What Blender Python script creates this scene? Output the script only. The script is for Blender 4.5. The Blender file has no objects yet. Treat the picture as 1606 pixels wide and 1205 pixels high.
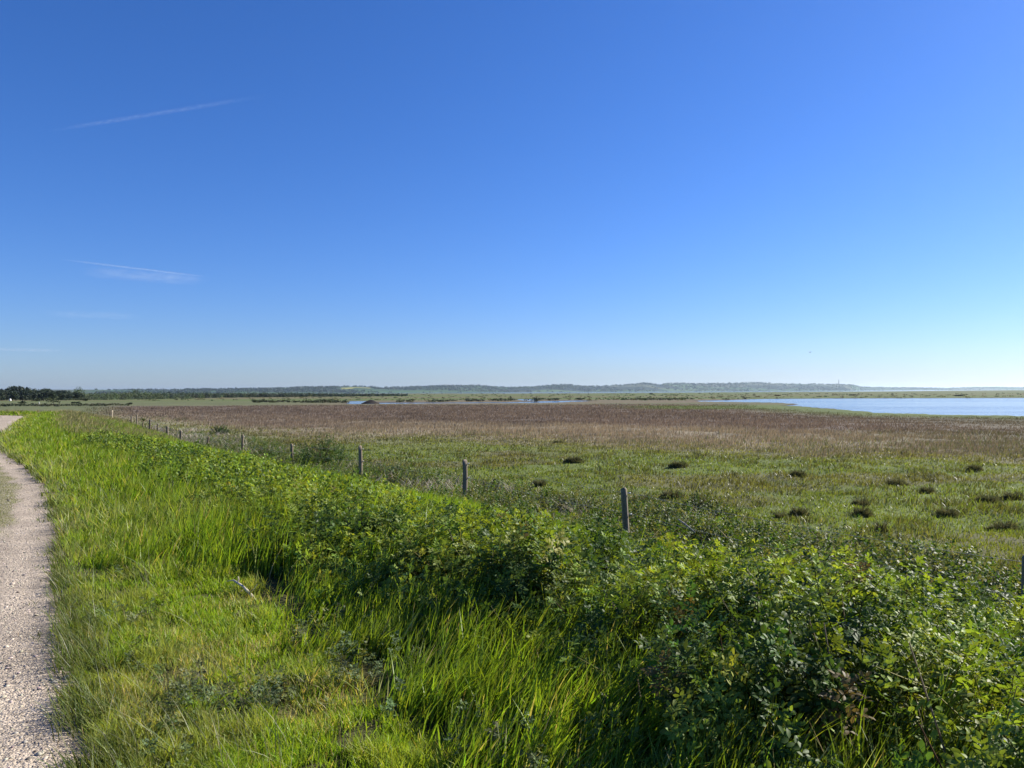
import bpy, math, random
import numpy as np
from mathutils import Euler, Quaternion

R = math.radians
rng = np.random.default_rng(7)
random.seed(7)
S = bpy.context.scene
COL = S.collection

# ------------------------------------------------------------------ camera, sky, sun, exposure
F_PX = 1208.0            # focal length in pixels of the 1606 px wide photograph
HZ = 614.5               # row of the true horizon in mid frame
ROLL = math.atan(.0045)  # the phone was held a quarter degree off level
EYE = 1.6
cam_d = bpy.data.cameras.new("camera")
cam = bpy.data.objects.new("camera", cam_d)
COL.objects.link(cam)
cam.location = (0, 0, EYE)
cam.rotation_mode = 'QUATERNION'
CAM_Q = Euler((R(90) + math.atan((HZ - 602.5) / F_PX), 0, 0)).to_quaternion() @ Quaternion((0, 0, 1), -ROLL)
cam.rotation_quaternion = CAM_Q
CAM_M = np.array(CAM_Q.to_matrix())
cam_d.sensor_width = 36.0
cam_d.lens = 36.0 * F_PX / 1606.0
cam_d.clip_start = 0.05
cam_d.clip_end = 90000.0
S.camera = cam

SUN_EL, SUN_AZ = 32.0, 63.0          # azimuth measured clockwise from +Y (view direction) towards +X
world = bpy.data.worlds.new("World")
S.world = world
world.use_nodes = True
wn = world.node_tree
wn.nodes.clear()
sky = wn.nodes.new("ShaderNodeTexSky")
sky.sky_type = 'NISHITA'
sky.sun_disc = False
sky.sun_elevation = R(SUN_EL)
sky.sun_rotation = R(SUN_AZ)
sky.altitude = 0
sky.air_density = 1.0
sky.dust_density = 0.3
sky.ozone_density = 6.0
hsv = wn.nodes.new("ShaderNodeHueSaturation")
hsv.inputs["Saturation"].default_value = 1.15
tint = wn.nodes.new("ShaderNodeMix")
tint.data_type = 'RGBA'; tint.blend_type = 'MULTIPLY'
tint.inputs[0].default_value = 1.0
tint.inputs[7].default_value = (.97, 1.08, 1.50, 1)      # white balance of the picture
bg = wn.nodes.new("ShaderNodeBackground")
bg.inputs["Strength"].default_value = 0.052
wo = wn.nodes.new("ShaderNodeOutputWorld")
wn.links.new(sky.outputs[0], hsv.inputs["Color"])
wn.links.new(hsv.outputs[0], tint.inputs[6])
wn.links.new(tint.outputs[2], bg.inputs["Color"])
wn.links.new(bg.outputs[0], wo.inputs["Surface"])

sun_d = bpy.data.lights.new("sun", 'SUN')
sun_d.energy = 5.0
sun_d.angle = R(0.5)
sun_d.color = (1.0, 0.94, 0.84)
sun = bpy.data.objects.new("sun", sun_d)
COL.objects.link(sun)
sun.rotation_euler = (R(90 - SUN_EL), 0, R(180 - SUN_AZ))

S.view_settings.view_transform = 'Standard'
S.view_settings.look = 'None'
S.view_settings.exposure = 0.95
S.view_settings.gamma = 1.0
S.cycles.max_bounces = 8
S.cycles.diffuse_bounces = 2
S.cycles.transmission_bounces = 6
S.cycles.transparent_max_bounces = 8
S.cycles.sample_clamp_indirect = 6.0

# ------------------------------------------------------------------ numeric helpers
def hash2(ix, iy, seed):
    h = (ix.astype(np.int64) * 374761393 + iy.astype(np.int64) * 668265263 + seed * 1442695041) & 0xffffffff
    h = ((h ^ (h >> 13)) * 1274126177) & 0xffffffff
    h = ((h ^ (h >> 16)) * 2246822519) & 0xffffffff
    return (h ^ (h >> 15)).astype(np.float64) / 4294967296.0

def vnoise(x, y, seed=0):
    x = np.asarray(x, float); y = np.asarray(y, float)
    ix = np.floor(x); iy = np.floor(y)
    fx = x - ix; fy = y - iy
    fx = fx * fx * (3 - 2 * fx); fy = fy * fy * (3 - 2 * fy)
    a = hash2(ix, iy, seed); b = hash2(ix + 1, iy, seed)
    c = hash2(ix, iy + 1, seed); d = hash2(ix + 1, iy + 1, seed)
    return (a * (1 - fx) + b * fx) * (1 - fy) + (c * (1 - fx) + d * fx) * fy

def fbm(x, y, seed=0, octv=4):
    t = 0; a = 0.5; n = 0
    for k in range(octv):
        t = t + a * vnoise(x * 2 ** k + 17.3 * k, y * 2 ** k - 9.1 * k, seed + k); n += a; a *= 0.5
    return t / n

def sst(a, b, x):
    t = np.clip((x - a) / (b - a), 0, 1)
    return t * t * (3 - 2 * t)

def lerp(a, b, t):
    return a + (b - a) * t

def ray(x, y):
    """slopes (sideways, upwards) per metre of depth of the sight line through pixel (x, y)"""
    x = np.asarray(x, float); y = np.asarray(y, float)
    v = np.stack([(x - 803.0) / F_PX, (602.5 - y) / F_PX, -np.ones(np.broadcast(x, y).shape)], -1) @ CAM_M.T
    return v[..., 0] / v[..., 1], v[..., 2] / v[..., 1]

def back(x, y, z=-0.85):
    """the point of height z that the photograph shows at pixel (x, y)"""
    a, b = ray(x, y)
    d = (z - EYE) / b
    return a * d, d

def hz(px):
    """row of the horizon at column px"""
    return HZ - math.tan(ROLL) * (np.asarray(px, float) - 803)

def top_z(px, py, d):
    return EYE + (hz(px) - py) / F_PX * d

# right edge of the path in plan
_e = [back(px, py, 0.0) for px, py in [(128, 1205), (113, 1080), (101, 960), (96, 890), (88, 800), (68, 755), (30, 727), (0, 705), (0, 683), (14, 675), (27, 663), (44, 652.5)]]
PX = np.array([37, 6.4, 0.2] + [float(p[0]) for p in _e] + [_e[-1][0] - 5.5, _e[-1][0] - 14, -120])
PY = np.array([-60, -10, 0] + [float(p[1]) for p in _e] + [_e[-1][1] + 2.5, _e[-1][1] + 5.5, 100])
_yy = np.linspace(-60, 100, 1601)
_xx = np.interp(_yy, PY, PX)
_k = np.ones(31) / 31
_xx = np.convolve(np.pad(_xx, 15, mode='reflect', reflect_type='odd'), _k, 'valid')

def xe(Y):
    return np.interp(Y, _yy, _xx)

def sdist(X, Y):
    return (X - xe(Y)) * 0.845

ZM = -0.85          # the level of the meadow
ZW = -0.97          # the level of the water

def poly_mask(X, Y, pts, soft):
    """signed-distance mask of a plan polygon, 1 well inside, 0 outside"""
    pts = np.array(pts)
    d2 = np.full(X.shape, 1e18); inside = np.zeros(X.shape, bool)
    n = len(pts)
    for i in range(n):
        ax, ay = pts[i]; bx, by = pts[(i + 1) % n]
        ex, ey = bx - ax, by - ay
        t = np.clip(((X - ax) * ex + (Y - ay) * ey) / (ex * ex + ey * ey), 0, 1)
        d2 = np.minimum(d2, (X - ax - t * ex) ** 2 + (Y - ay - t * ey) ** 2)
        c = ((ay > Y) != (by > Y)) & (X < (bx - ax) * (Y - ay) / (by - ay + 1e-12) + ax)
        inside ^= c
    d = np.sqrt(d2) * np.where(inside, 1, -1)
    return d

W = lambda x, y: back(x, y, ZW)
LAGOON = [W(1240, 637.2), W(1330, 643.6), W(1400, 648.6), W(1462, 651.8), W(1530, 652.6), W(1680, 653.6), W(1900, 655),
          W(2000, 640), W(1900, 624.4), W(1606, 624.4), W(1450, 624.8), W(1300, 625.3), W(1200, 626.0), W(1150, 627.6), W(1085, 629.2),
          W(1110, 630.6), W(1170, 631.6), W(1225, 632.6), W(1262, 634.6), W(1246, 636.0)]
PONDS = [[W(868, 629.2), W(900, 628.6), W(928, 629.0), W(905, 630.6), W(860, 632.4), W(790, 633.0), W(680, 633.4), W(560, 634.6), W(548, 634.0), W(552, 629.6), W(572, 629.4), W(574, 632.0), W(680, 631.8), W(800, 631.4)],
         [W(813, 626.4), W(836, 626.6), W(838, 629.0), W(826, 629.3)]]

def shore(X, Y):
    r = np.full(X.shape, -1e9)
    m = (Y > 40) & (Y < 420)
    if m.any():
        x, y = X[m], Y[m]
        wob = (fbm(x / 6, y / 9, 31) - .5) * 3.0
        d = poly_mask(x, y, LAGOON, 1) + wob
        for p in PONDS:
            d = np.maximum(d, poly_mask(x, y, p, 1) + wob * .5)
        r[m] = d
    return r

def fjord(X, Y):
    """> 0 in the fjord: beyond the marsh, more to the right"""
    sx = X / np.maximum(Y, 1)
    near = np.interp(sx, [-.9, -.35, -.2, 0, .16, .37, .5, .66, .9], [4000, 3000, 1700, 1050, 1050, 1300, 1400, 2900, 4000])
    return (Y - near) + (fbm(X / 90, Y / 90, 5) - .5) * 160

def height(X, Y, micro=True):
    X = np.asarray(X, float); Y = np.asarray(Y, float)
    s = sdist(X, Y)
    z = ZM * sst(2.1, 8.0, s)
    z = np.where(s < -1.5, -0.35 * sst(1.5, 12, -s), z)
    z = lerp(z, ZM, sst(66, 96, Y))
    if micro:
        a = sst(5.5, 8.5, s) * sst(420, 60, Y)
        z = z + a * ((fbm(X / 1.1, Y / 1.1, 3) - .5) * 0.24 + (fbm(X / 7, Y / 7, 4) - .5) * 0.12)
        z = z + sst(0.1, 0.6, s) * sst(6, 4, s) * (fbm(X / .35, Y / .35, 8) - .5) * 0.11
    sh = shore(X, Y)
    z = lerp(z, ZW - 0.9, sst(-1.2, 3.0, sh) ** .7) if np.ndim(z) else z
    fj = fjord(X, Y)
    z = lerp(z, ZW - 2.5, sst(-30, 40, fj) * (Y > 430))
    return z

# ------------------------------------------------------------------ object helpers
def tag(o, label=None, cat=None, group=None, kind=None):
    if label: o['label'] = label
    if cat: o['category'] = cat
    if group: o['group'] = group
    if kind: o['kind'] = kind
    return o

def mesh_np(name, V, faces, mat, col=None, parent=None, smooth=False):
    """faces: list of integer arrays (n, k)"""
    me = bpy.data.meshes.new(name)
    V = np.ascontiguousarray(V, dtype=np.float32)
    me.vertices.add(len(V)); me.vertices.foreach_set("co", V.ravel())
    loops = np.concatenate([f.ravel() for f in faces]).astype(np.int32)
    tot = np.concatenate([np.full(len(f), f.shape[1], np.int32) for f in faces])
    start = np.concatenate([[0], np.cumsum(tot)[:-1]]).astype(np.int32)
    me.loops.add(len(loops)); me.loops.foreach_set("vertex_index", loops)
    me.polygons.add(len(tot)); me.polygons.foreach_set("loop_start", start); me.polygons.foreach_set("loop_total", tot)
    if smooth: me.polygons.foreach_set("use_smooth", np.ones(len(tot), bool))
    me.update(calc_edges=True)
    if col is not None:
        a = me.color_attributes.new("Col", 'FLOAT_COLOR', 'POINT')
        c = np.ones((len(V), 4), np.float32); c[:, :3] = col
        a.data.foreach_set("color", c.ravel())
    me.materials.append(mat)
    o = bpy.data.objects.new(name, me)
    COL.objects.link(o)
    if parent: o.parent = parent
    return o

def empty(name, loc, rz=0.0):
    o = bpy.data.objects.new(name, None)
    o.empty_display_size = 0.1
    COL.objects.link(o); o.location = loc; o.rotation_euler = (0, 0, rz)
    return o

def copy_tree(o, parent=None):
    c = o.copy(); COL.objects.link(c)
    if parent: c.parent = parent
    for ch in list(o.children):
        copy_tree(ch, c)
    return c

class Acc:
    """collects pieces of geometry for ONE object"""
    def __init__(s): s.V = []; s.F = {}; s.C = []; s.n = 0
    def add(s, V, faces, C):
        V = np.asarray(V, float).reshape(-1, 3)
        s.V.append(V); s.C.append(np.broadcast_to(C, V.shape))
        for f in faces:
            f = np.asarray(f)
            s.F.setdefault(f.shape[1], []).append(f + s.n)
        s.n += len(V)
    def build(s, name, mat, parent=None, smooth=False):
        return mesh_np(name, np.concatenate(s.V), [np.concatenate(v) for v in s.F.values()], mat, np.concatenate(s.C), parent, smooth)

def tube(pts, rad, n=6, caps=True):
    """tapered tube through pts; returns V, faces"""
    pts = np.asarray(pts, float); m = len(pts)
    rad = np.broadcast_to(rad, (m,))
    t = np.gradient(pts, axis=0); t /= np.linalg.norm(t, axis=1, keepdims=True) + 1e-12
    ref = np.array([0, 0, 1.0]) if abs(t[0][2]) < .9 else np.array([1.0, 0, 0])
    u = np.cross(t, ref); u /= np.linalg.norm(u, axis=1, keepdims=True) + 1e-12
    v = np.cross(t, u)
    a = np.arange(n) * 2 * math.pi / n
    V = pts[:, None] + rad[:, None, None] * (np.cos(a)[None, :, None] * u[:, None] + np.sin(a)[None, :, None] * v[:, None])
    V = V.reshape(-1, 3)
    i = np.arange(m - 1)[:, None] * n; j = np.arange(n)[None]
    q = np.stack([i + j, i + (j + 1) % n, i + n + (j + 1) % n, i + n + j], -1).reshape(-1, 4)
    f = [q]
    if caps:
        V = np.concatenate([V, pts[:1], pts[-1:]])
        k = np.arange(n)
        c0 = np.stack([np.full(n, m * n), (k + 1) % n, k], -1)
        c1 = np.stack([np.full(n, m * n + 1), (m - 1) * n + k, (m - 1) * n + (k + 1) % n], -1)
        f.append(np.concatenate([c0, c1]))
    return V, f

def blades(P, h, w, dirang, lean, nseg, col, curve=1.8, tipcol=None, face=None):
    """grass blades: base points P (N,3), heights, widths, lean direction and amount"""
    N = len(P)
    h = np.broadcast_to(h, (N,)); w = np.broadcast_to(w, (N,)); lean = np.broadcast_to(lean, (N,))
    t = np.linspace(0, 1, nseg + 1)[:-1]
    if face is None: face = rng.uniform(0, math.pi, N)
    ux, uy = np.cos(face), np.sin(face)
    dx, dy = np.cos(dirang), np.sin(dirang)
    V = np.zeros((N, 2 * nseg + 1, 3))
    for k, tt in enumerate(np.append(t, 1.0)):
        off = lean * h * tt ** curve
        z = h * tt * np.sqrt(np.clip(1 - (0.6 * lean * tt ** (curve - 1)) ** 2, .08, 1))
        cx = P[:, 0] + dx * off; cy = P[:, 1] + dy * off; cz = P[:, 2] + z
        ww = w * .5 * (1 - tt ** 2.2) * (0.75 + .5 * min(1, tt * 3))
        if k < nseg:
            V[:, 2 * k] = np.stack([cx - ux * ww, cy - uy * ww, cz], -1)
            V[:, 2 * k + 1] = np.stack([cx + ux * ww, cy + uy * ww, cz], -1)
        else:
            V[:, 2 * nseg] = np.stack([cx, cy, cz], -1)
    K = 2 * nseg + 1
    base = (np.arange(N) * K)[:, None]
    fs = []
    if nseg > 1:
        q = np.concatenate([np.array([[2 * k, 2 * k + 1, 2 * k + 3, 2 * k + 2]]) for k in range(nseg - 1)])
        fs.append((base[:, :, None] + q[None]).reshape(-1, 4))
    tri = np.array([[2 * nseg - 2, 2 * nseg - 1, 2 * nseg]])
    fs.append((base[:, :, None] + tri[None]).reshape(-1, 3))
    C = np.repeat(np.asarray(col)[:, None, :], K, 1) if np.ndim(col) == 2 else np.broadcast_to(col, (N, K, 3)).copy()
    if tipcol is not None:
        C = C.copy()
        C[:, -1] = C[:, -1] * .5 + np.asarray(tipcol) * .5
    return V.reshape(-1, 3), fs, C.reshape(-1, 3)

def instance(pV, pF, pC, M, T, C):
    """copies of a prototype inside one mesh; M (N,3,3), T (N,3), C (N,3) multiplies the prototype colour"""
    N = len(T); P = len(pV)
    V = np.einsum('nij,pj->npi', M, pV) + T[:, None]
    fs = [((np.arange(N) * P)[:, None, None] + f[None]).reshape(-1, f.shape[1]) for f in pF]
    CC = pC[None] * C[:, None]
    return V.reshape(-1, 3), fs, CC.reshape(-1, 3)

def rot_to(axis, spin):
    """matrices turning +Z to axis (N,3) after a spin about Z"""
    z = axis / np.linalg.norm(axis, axis=1, keepdims=True)
    ref = np.where(np.abs(z[:, 2:3]) > .95, np.array([[1.0, 0, 0]]), np.array([[0, 0, 1.0]]))
    x = np.cross(ref, z); x /= np.linalg.norm(x, axis=1, keepdims=True)
    y = np.cross(z, x)
    B = np.stack([x, y, z], -1)
    c, s = np.cos(spin), np.sin(spin); o = np.zeros_like(c); l = np.ones_like(c)
    Rz = np.stack([np.stack([c, -s, o], -1), np.stack([s, c, o], -1), np.stack([o, o, l], -1)], 1)
    return B @ Rz

def jit(N, base, v=.12, hue=.08):
    """N colours around base"""
    b = np.asarray(base, float)
    c = np.broadcast_to(b, (N, 3)) * (1 + rng.normal(0, v, (N, 1)))
    c = c * (1 + rng.normal(0, hue, (N, 3)))
    return np.clip(c, .003, .9)

# ------------------------------------------------------------------ materials
def new_mat(name):
    m = bpy.data.materials.new(name); m.use_nodes = True
    nt = m.node_tree; nt.nodes.clear()
    out = nt.nodes.new("ShaderNodeOutputMaterial")
    return m, nt, out

def leaf_mat(name, trans=.35, rough=.5, spec=.35, tmul=(1.25, 1.15, .55)):
    """thin leaves: colour from the mesh, light passes through"""
    m, nt, out = new_mat(name)
    N = nt.nodes.new; L = nt.links.new
    at = N("ShaderNodeAttribute"); at.attribute_name = "Col"
    p = N("ShaderNodeBsdfPrincipled")
    p.inputs["Roughness"].default_value = rough
    p.inputs["Specular IOR Level"].default_value = spec
    L(at.outputs["Color"], p.inputs["Base Color"])
    mu = N("ShaderNodeMix"); mu.data_type = 'RGBA'; mu.blend_type = 'MULTIPLY'
    mu.inputs[0].default_value = 1.0
    L(at.outputs["Color"], mu.inputs[6]); mu.inputs[7].default_value = (*tmul, 1)
    tr = N("ShaderNodeBsdfTranslucent"); L(mu.outputs[2], tr.inputs["Color"])
    mx = N("ShaderNodeMixShader"); mx.inputs[0].default_value = trans
    L(p.outputs[0], mx.inputs[1]); L(tr.outputs[0], mx.inputs[2])
    L(mx.outputs[0], out.inputs["Surface"])
    return m

def attr_mat(name, rough=.9, spec=.2, nscale=6.0, namt=.35, bump=.3, bscale=14.0, bdist=.02):
    m, nt, out = new_mat(name)
    N = nt.nodes.new; L = nt.links.new
    at = N("ShaderNodeAttribute"); at.attribute_name = "Col"
    tc = N("ShaderNodeTexCoord")
    nz = N("ShaderNodeTexNoise"); nz.inputs["Scale"].default_value = nscale; nz.inputs["Detail"].default_value = 6
    nz.inputs["Roughness"].default_value = .7
    L(tc.outputs["Object"], nz.inputs["Vector"])
    mr = N("ShaderNodeMapRange"); mr.inputs[1].default_value = .25; mr.inputs[2].default_value = .75
    mr.inputs[3].default_value = 1 - namt; mr.inputs[4].default_value = 1 + namt
    L(nz.outputs["Fac"], mr.inputs[0])
    mu = N("ShaderNodeMix"); mu.data_type = 'RGBA'; mu.blend_type = 'MULTIPLY'; mu.inputs[0].default_value = 1
    L(at.outputs["Color"], mu.inputs[6]); L(mr.outputs[0], mu.inputs[7])
    p = N("ShaderNodeBsdfPrincipled"); p.inputs["Roughness"].default_value = rough
    p.inputs["Specular IOR Level"].default_value = spec
    L(mu.outputs[2], p.inputs["Base Color"])
    if bump:
        n2 = N("ShaderNodeTexNoise"); n2.inputs["Scale"].default_value = bscale; n2.inputs["Detail"].default_value = 5
        L(tc.outputs["Object"], n2.inputs["Vector"])
        b = N("ShaderNodeBump"); b.inputs["Strength"].default_value = bump; b.inputs["Distance"].default_value = bdist
        L(n2.outputs["Fac"], b.inputs["Height"]); L(b.outputs[0], p.inputs["Normal"])
    L(p.outputs[0], out.inputs["Surface"])
    return m

M_grass = leaf_mat("grass_blade", .50, .45, .3, (1.25, 1.2, .45))
M_leaf = leaf_mat("rose_leaf", .38, .50, .16, (1.35, 1.22, .42))
M_dry = leaf_mat("dry_grass_blade", .35, .75, .15, (1.1, 1.0, .8))
M_tree = leaf_mat("tree_foliage", .2, .6, .2)
M_ground = attr_mat("soil_and_turf", .95, .1, 9.0, .3, .5, 22.0, .03)
M_hill = attr_mat("hill_fields", .95, .05, .02, .25, 0)
M_wood = attr_mat("weathered_wood", .85, .2, 30.0, .35, .5, 60.0, .004)
M_plain = attr_mat("painted_or_stone", .7, .3, 12.0, .12, .15, 30.0, .004)

def gravel_mat():
    m, nt, out = new_mat("gravel")
    N = nt.nodes.new; L = nt.links.new
    tc = N("ShaderNodeTexCoord")
    at = N("ShaderNodeAttribute"); at.attribute_name = "Col"
    v1 = N("ShaderNodeTexVoronoi"); v1.inputs["Scale"].default_value = 95
    v2 = N("ShaderNodeTexVoronoi"); v2.inputs["Scale"].default_value = 38
    nz = N("ShaderNodeTexNoise"); nz.inputs["Scale"].default_value = 1.6; nz.inputs["Detail"].default_value = 8; nz.inputs["Roughness"].default_value = .7
    for n in (v1, v2, nz): L(tc.outputs["Object"], n.inputs["Vector"])
    hsv = N("ShaderNodeSeparateColor"); L(v1.outputs["Color"], hsv.inputs[0])
    r1 = N("ShaderNodeMapRange"); r1.inputs[3].default_value = .55; r1.inputs[4].default_value = 1.5
    L(hsv.outputs[0], r1.inputs[0])
    r2 = N("ShaderNodeMapRange"); r2.inputs[1].default_value = .3; r2.inputs[2].default_value = .7; r2.inputs[3].default_value = .75; r2.inputs[4].default_value = 1.2
    L(nz.outputs["Fac"], r2.inputs[0])
    mm = N("ShaderNodeMath"); mm.operation = 'MULTIPLY'; L(r1.outputs[0], mm.inputs[0]); L(r2.outputs[0], mm.inputs[1])
    mu = N("ShaderNodeMix"); mu.data_type = 'RGBA'; mu.blend_type = 'MULTIPLY'; mu.inputs[0].default_value = 1
    L(at.outputs["Color"], mu.inputs[6]); L(mm.outputs[0], mu.inputs[7])
    p = N("ShaderNodeBsdfPrincipled"); p.inputs["Roughness"].default_value = .9; p.inputs["Specular IOR Level"].default_value = .2
    L(mu.outputs[2], p.inputs["Base Color"])
    ad = N("ShaderNodeMath"); ad.operation = 'ADD'; L(v1.outputs["Distance"], ad.inputs[0]); L(v2.outputs["Distance"], ad.inputs[1])
    b = N("ShaderNodeBump"); b.inputs["Strength"].default_value = .8; b.inputs["Distance"].default_value = .008; b.invert = True
    L(ad.outputs[0], b.inputs["Height"]); L(b.outputs[0], p.inputs["Normal"])
    L(p.outputs[0], out.inputs["Surface"])
    return m
M_gravel = gravel_mat()

def water_mat(name, b0, b1, rough):
    m, nt, out = new_mat(name)
    N = nt.nodes.new; L = nt.links.new
    tc = N("ShaderNodeTexCoord")
    n1 = N("ShaderNodeTexNoise"); n1.inputs["Scale"].default_value = 1.3; n1.inputs["Detail"].default_value = 5
    n2 = N("ShaderNodeTexNoise"); n2.inputs["Scale"].default_value = .05; n2.inputs["Detail"].default_value = 3
    mp = N("ShaderNodeMapping"); mp.inputs["Scale"].default_value = (.35, 1, 1)
    L(tc.outputs["Object"], mp.inputs["Vector"])
    L(tc.outputs["Object"], n1.inputs["Vector"]); L(mp.outputs[0], n2.inputs["Vector"])
    r = N("ShaderNodeMapRange"); r.inputs[1].default_value = .35; r.inputs[2].default_value = .65; r.inputs[3].default_value = b0; r.inputs[4].default_value = b1
    L(n2.outputs["Fac"], r.inputs[0])
    b = N("ShaderNodeBump"); b.inputs["Distance"].default_value = .5
    L(r.outputs[0], b.inputs["Strength"]); L(n1.outputs["Fac"], b.inputs["Height"])
    p = N("ShaderNodeBsdfPrincipled")
    p.inputs["Base Color"].default_value = (.03, .06, .12, 1)
    p.inputs["Roughness"].default_value = rough
    p.inputs["IOR"].default_value = 1.33
    L(b.outputs[0], p.inputs["Normal"])
    L(p.outputs[0], out.inputs["Surface"])
    return m
M_water = water_mat("rippled_water", .07, .30, .10)
M_sea = water_mat("calm_far_water", .0, .02, .06)

# ------------------------------------------------------------------ colour of the land by place
_b = [back(px, py) for px, py in [(120, 655), (250, 664), (400, 682), (600, 690), (800, 691), (1000, 697), (1200, 706), (1420, 716), (1606, 727)]]
BX = np.array([float(p[0]) for p in _b]); BY = np.array([float(p[1]) for p in _b])

def reed_start(X, Y):
    """> 0 metres inside the brown belt beyond the green meadow"""
    return (Y - np.interp(X, BX, BY)) + (fbm(X / 5, Y / 5, 61) - .5) * 11

C_MEADOW = np.array([.110, .138, .042])
C_TAN = np.array([.225, .190, .130])
C_PURP = np.array([.142, .113, .086])
C_MARSH = np.array([.100, .125, .042])

def land_col(X, Y):
    n1 = fbm(X / 9, Y / 5, 71)[:, None]
    n2 = fbm(X / 60, Y / 22, 72)[:, None]
    n3 = fbm(X / 1.3, Y / 1.3, 73)[:, None]
    s = sdist(X, Y)
    c = C_MEADOW * (.75 + .5 * n3)
    n4 = fbm(X / 4.5, Y / 2.4, 77)[:, None]
    c = lerp(c, np.array([.130, .160, .040]), sst(.5, .66, n4) * .6)
    c = lerp(c, np.array([.125, .105, .055]), sst(.46, .34, n4) * .6)
    right = sst(10, 26, X)[:, None]
    c = lerp(c, np.array([.115, .115, .050]), right * sst(20, 30, Y)[:, None] * .8)
    rs = reed_start(X, Y)
    tan = lerp(C_TAN, np.array([.120, .108, .062]), sst(8, 30, X)[:, None])
    tan = tan * (.8 + .4 * n1)
    c = lerp(c, tan, sst(-9, 7, rs)[:, None])
    pur = C_PURP * (.75 + .5 * n1)
    pur = lerp(pur, np.array([.105, .100, .058]), sst(20, 45, X)[:, None])
    leftb = sst(-4, -20, X)
    c = lerp(c, pur, np.maximum(sst(16, 24, rs), leftb * sst(2, 8, rs) * .75)[:, None])
    # green shore grass round the lagoon
    sh = shore(X, Y)
    g = sst(-16, -5, sh) * sst(-10, 10, X) * (Y > 55)
    g = np.maximum(g, sst(96, 104, Y) * sst(132, 120, Y) * sst(12, 24, X) * sst(62, 46, X))
    c = lerp(c, np.array([.105, .132, .045]) * (.8 + .4 * n1), np.clip(g, 0, 1)[:, None])
    # beyond: grey-green and brown stripes, then the green marsh
    far = np.maximum(sst(130, 152, Y + .1 * X), sst(-.48, -.56, X / np.maximum(Y, 1)) * sst(75, 95, Y))
    st = fbm(X / 80, Y / 10, 74)[:, None]
    cf = lerp(np.array([.115, .118, .060]), np.array([.145, .118, .075]), sst(.42, .58, st))
    left = sst(-35, -60, X)[:, None]
    cf = lerp(cf, np.array([.112, .128, .058]) * (.7 + .6 * n1), left * .8)
    c = lerp(c, cf, far[:, None])
    mar = sst(205, 250, Y)
    cm = lerp(C_MARSH, np.array([.130, .120, .060]), sst(.5, .62, fbm(X / 130, Y / 30, 75))[:, None])
    c = lerp(c, cm, mar[:, None])
    c = lerp(c, np.array([.06, .05, .04]), (sst(-2.2, -.6, sh) * (Y > 95))[:, None])
    # the dike: soil and thatch under the verge
    soil = lerp(np.array([.052, .052, .020]), np.array([.095, .088, .036]), sst(.4, .62, fbm(X / .5, Y / .5, 76))[:, None])
    c = lerp(c, soil, (sst(9, 7, s) * sst(100, 80, Y))[:, None])
    c = lerp(c, np.array([.27, .215, .16]) * (.8 + .4 * n3), (sst(.32, .12, s + (n3[:, 0] - .5) * .3) * sst(-1.9, -1.6, s) * sst(70, 62, Y))[:, None])
    lg = (sst(-1.5, -2.2, s) * sst(12, 20, Y))[:, None]
    c = lerp(c, np.array([.105, .150, .035]) * (.7 + .6 * n3), lg * sst(100, 80, Y)[:, None])
    return c

# ------------------------------------------------------------------ ground, water, hills
def build_ground():
    r = [0.3]
    while r[-1] < 60: r.append(r[-1] * 1.02 + .004)
    while r[-1] < 420: r.append(r[-1] * 1.009)
    while r[-1] < 1700: r.append(r[-1] * 1.02)
    while r[-1] < 14000: r.append(r[-1] * 1.08)
    r = np.array(r)
    a = np.concatenate([np.linspace(-43, 43, 520), np.linspace(43, 317, 70)[1:-1]])
    a = np.radians(a)
    nr, na = len(r), len(a)
    X = (r[:, None] * np.sin(a)[None]).ravel(); Y = (r[:, None] * np.cos(a)[None]).ravel()
    Z = height(X, Y)
    C = land_col(X, Y)
    V = np.stack([X, Y, Z], -1)
    i = np.arange(nr - 1)[:, None] * na; j = np.arange(na)[None]; j2 = (j + 1) % na
    q = np.stack([i + j, i + na + j, i + na + j2, i + j2], -1).reshape(-1, 4)
    V = np.concatenate([V, [[0, 0, height(np.array([0.]), np.array([0.]))[0]]]])
    C = np.concatenate([C, C[:1]])
    t = np.stack([np.full(na, nr * na), np.arange(na), (np.arange(na) + 1) % na], -1)
    o = mesh_np("ground", V, [q[:, ::-1], t[:, ::-1]], M_ground, C, smooth=True)
    o.data.flip_normals()
    tag(o, "flat salt meadow and grassy dike reaching to the horizon", "ground", kind="structure")
build_ground()

def build_water():
    for name, rr, mat, lab in (("water", [45, 70, 110, 180, 300, 430], M_water, "blue rippled lagoon and shallow pools in the salt meadow"),
                               ("sea", [430, 700, 1200, 2500, 5000, 9000], M_sea, "pale calm fjord between the green marsh and the hills")):
        a = np.radians(np.linspace(-70, 70, 60)); r = np.array(rr, float)
        X = (r[:, None] * np.sin(a)[None]).ravel(); Y = (r[:, None] * np.cos(a)[None]).ravel()
        V = np.stack([X, Y, np.full(X.shape, ZW)], -1)
        na = len(a)
        i = np.arange(len(r) - 1)[:, None] * na; j = np.arange(na - 1)[None]
        q = np.stack([i + j, i + j + 1, i + na + j + 1, i + na + j], -1).reshape(-1, 4)
        o = mesh_np(name, V, [q[:, ::-1]], mat)
        if o.data.polygons[0].normal.z < 0: o.data.flip_normals()
        tag(o, lab, "water", kind="structure")
build_water()

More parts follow.
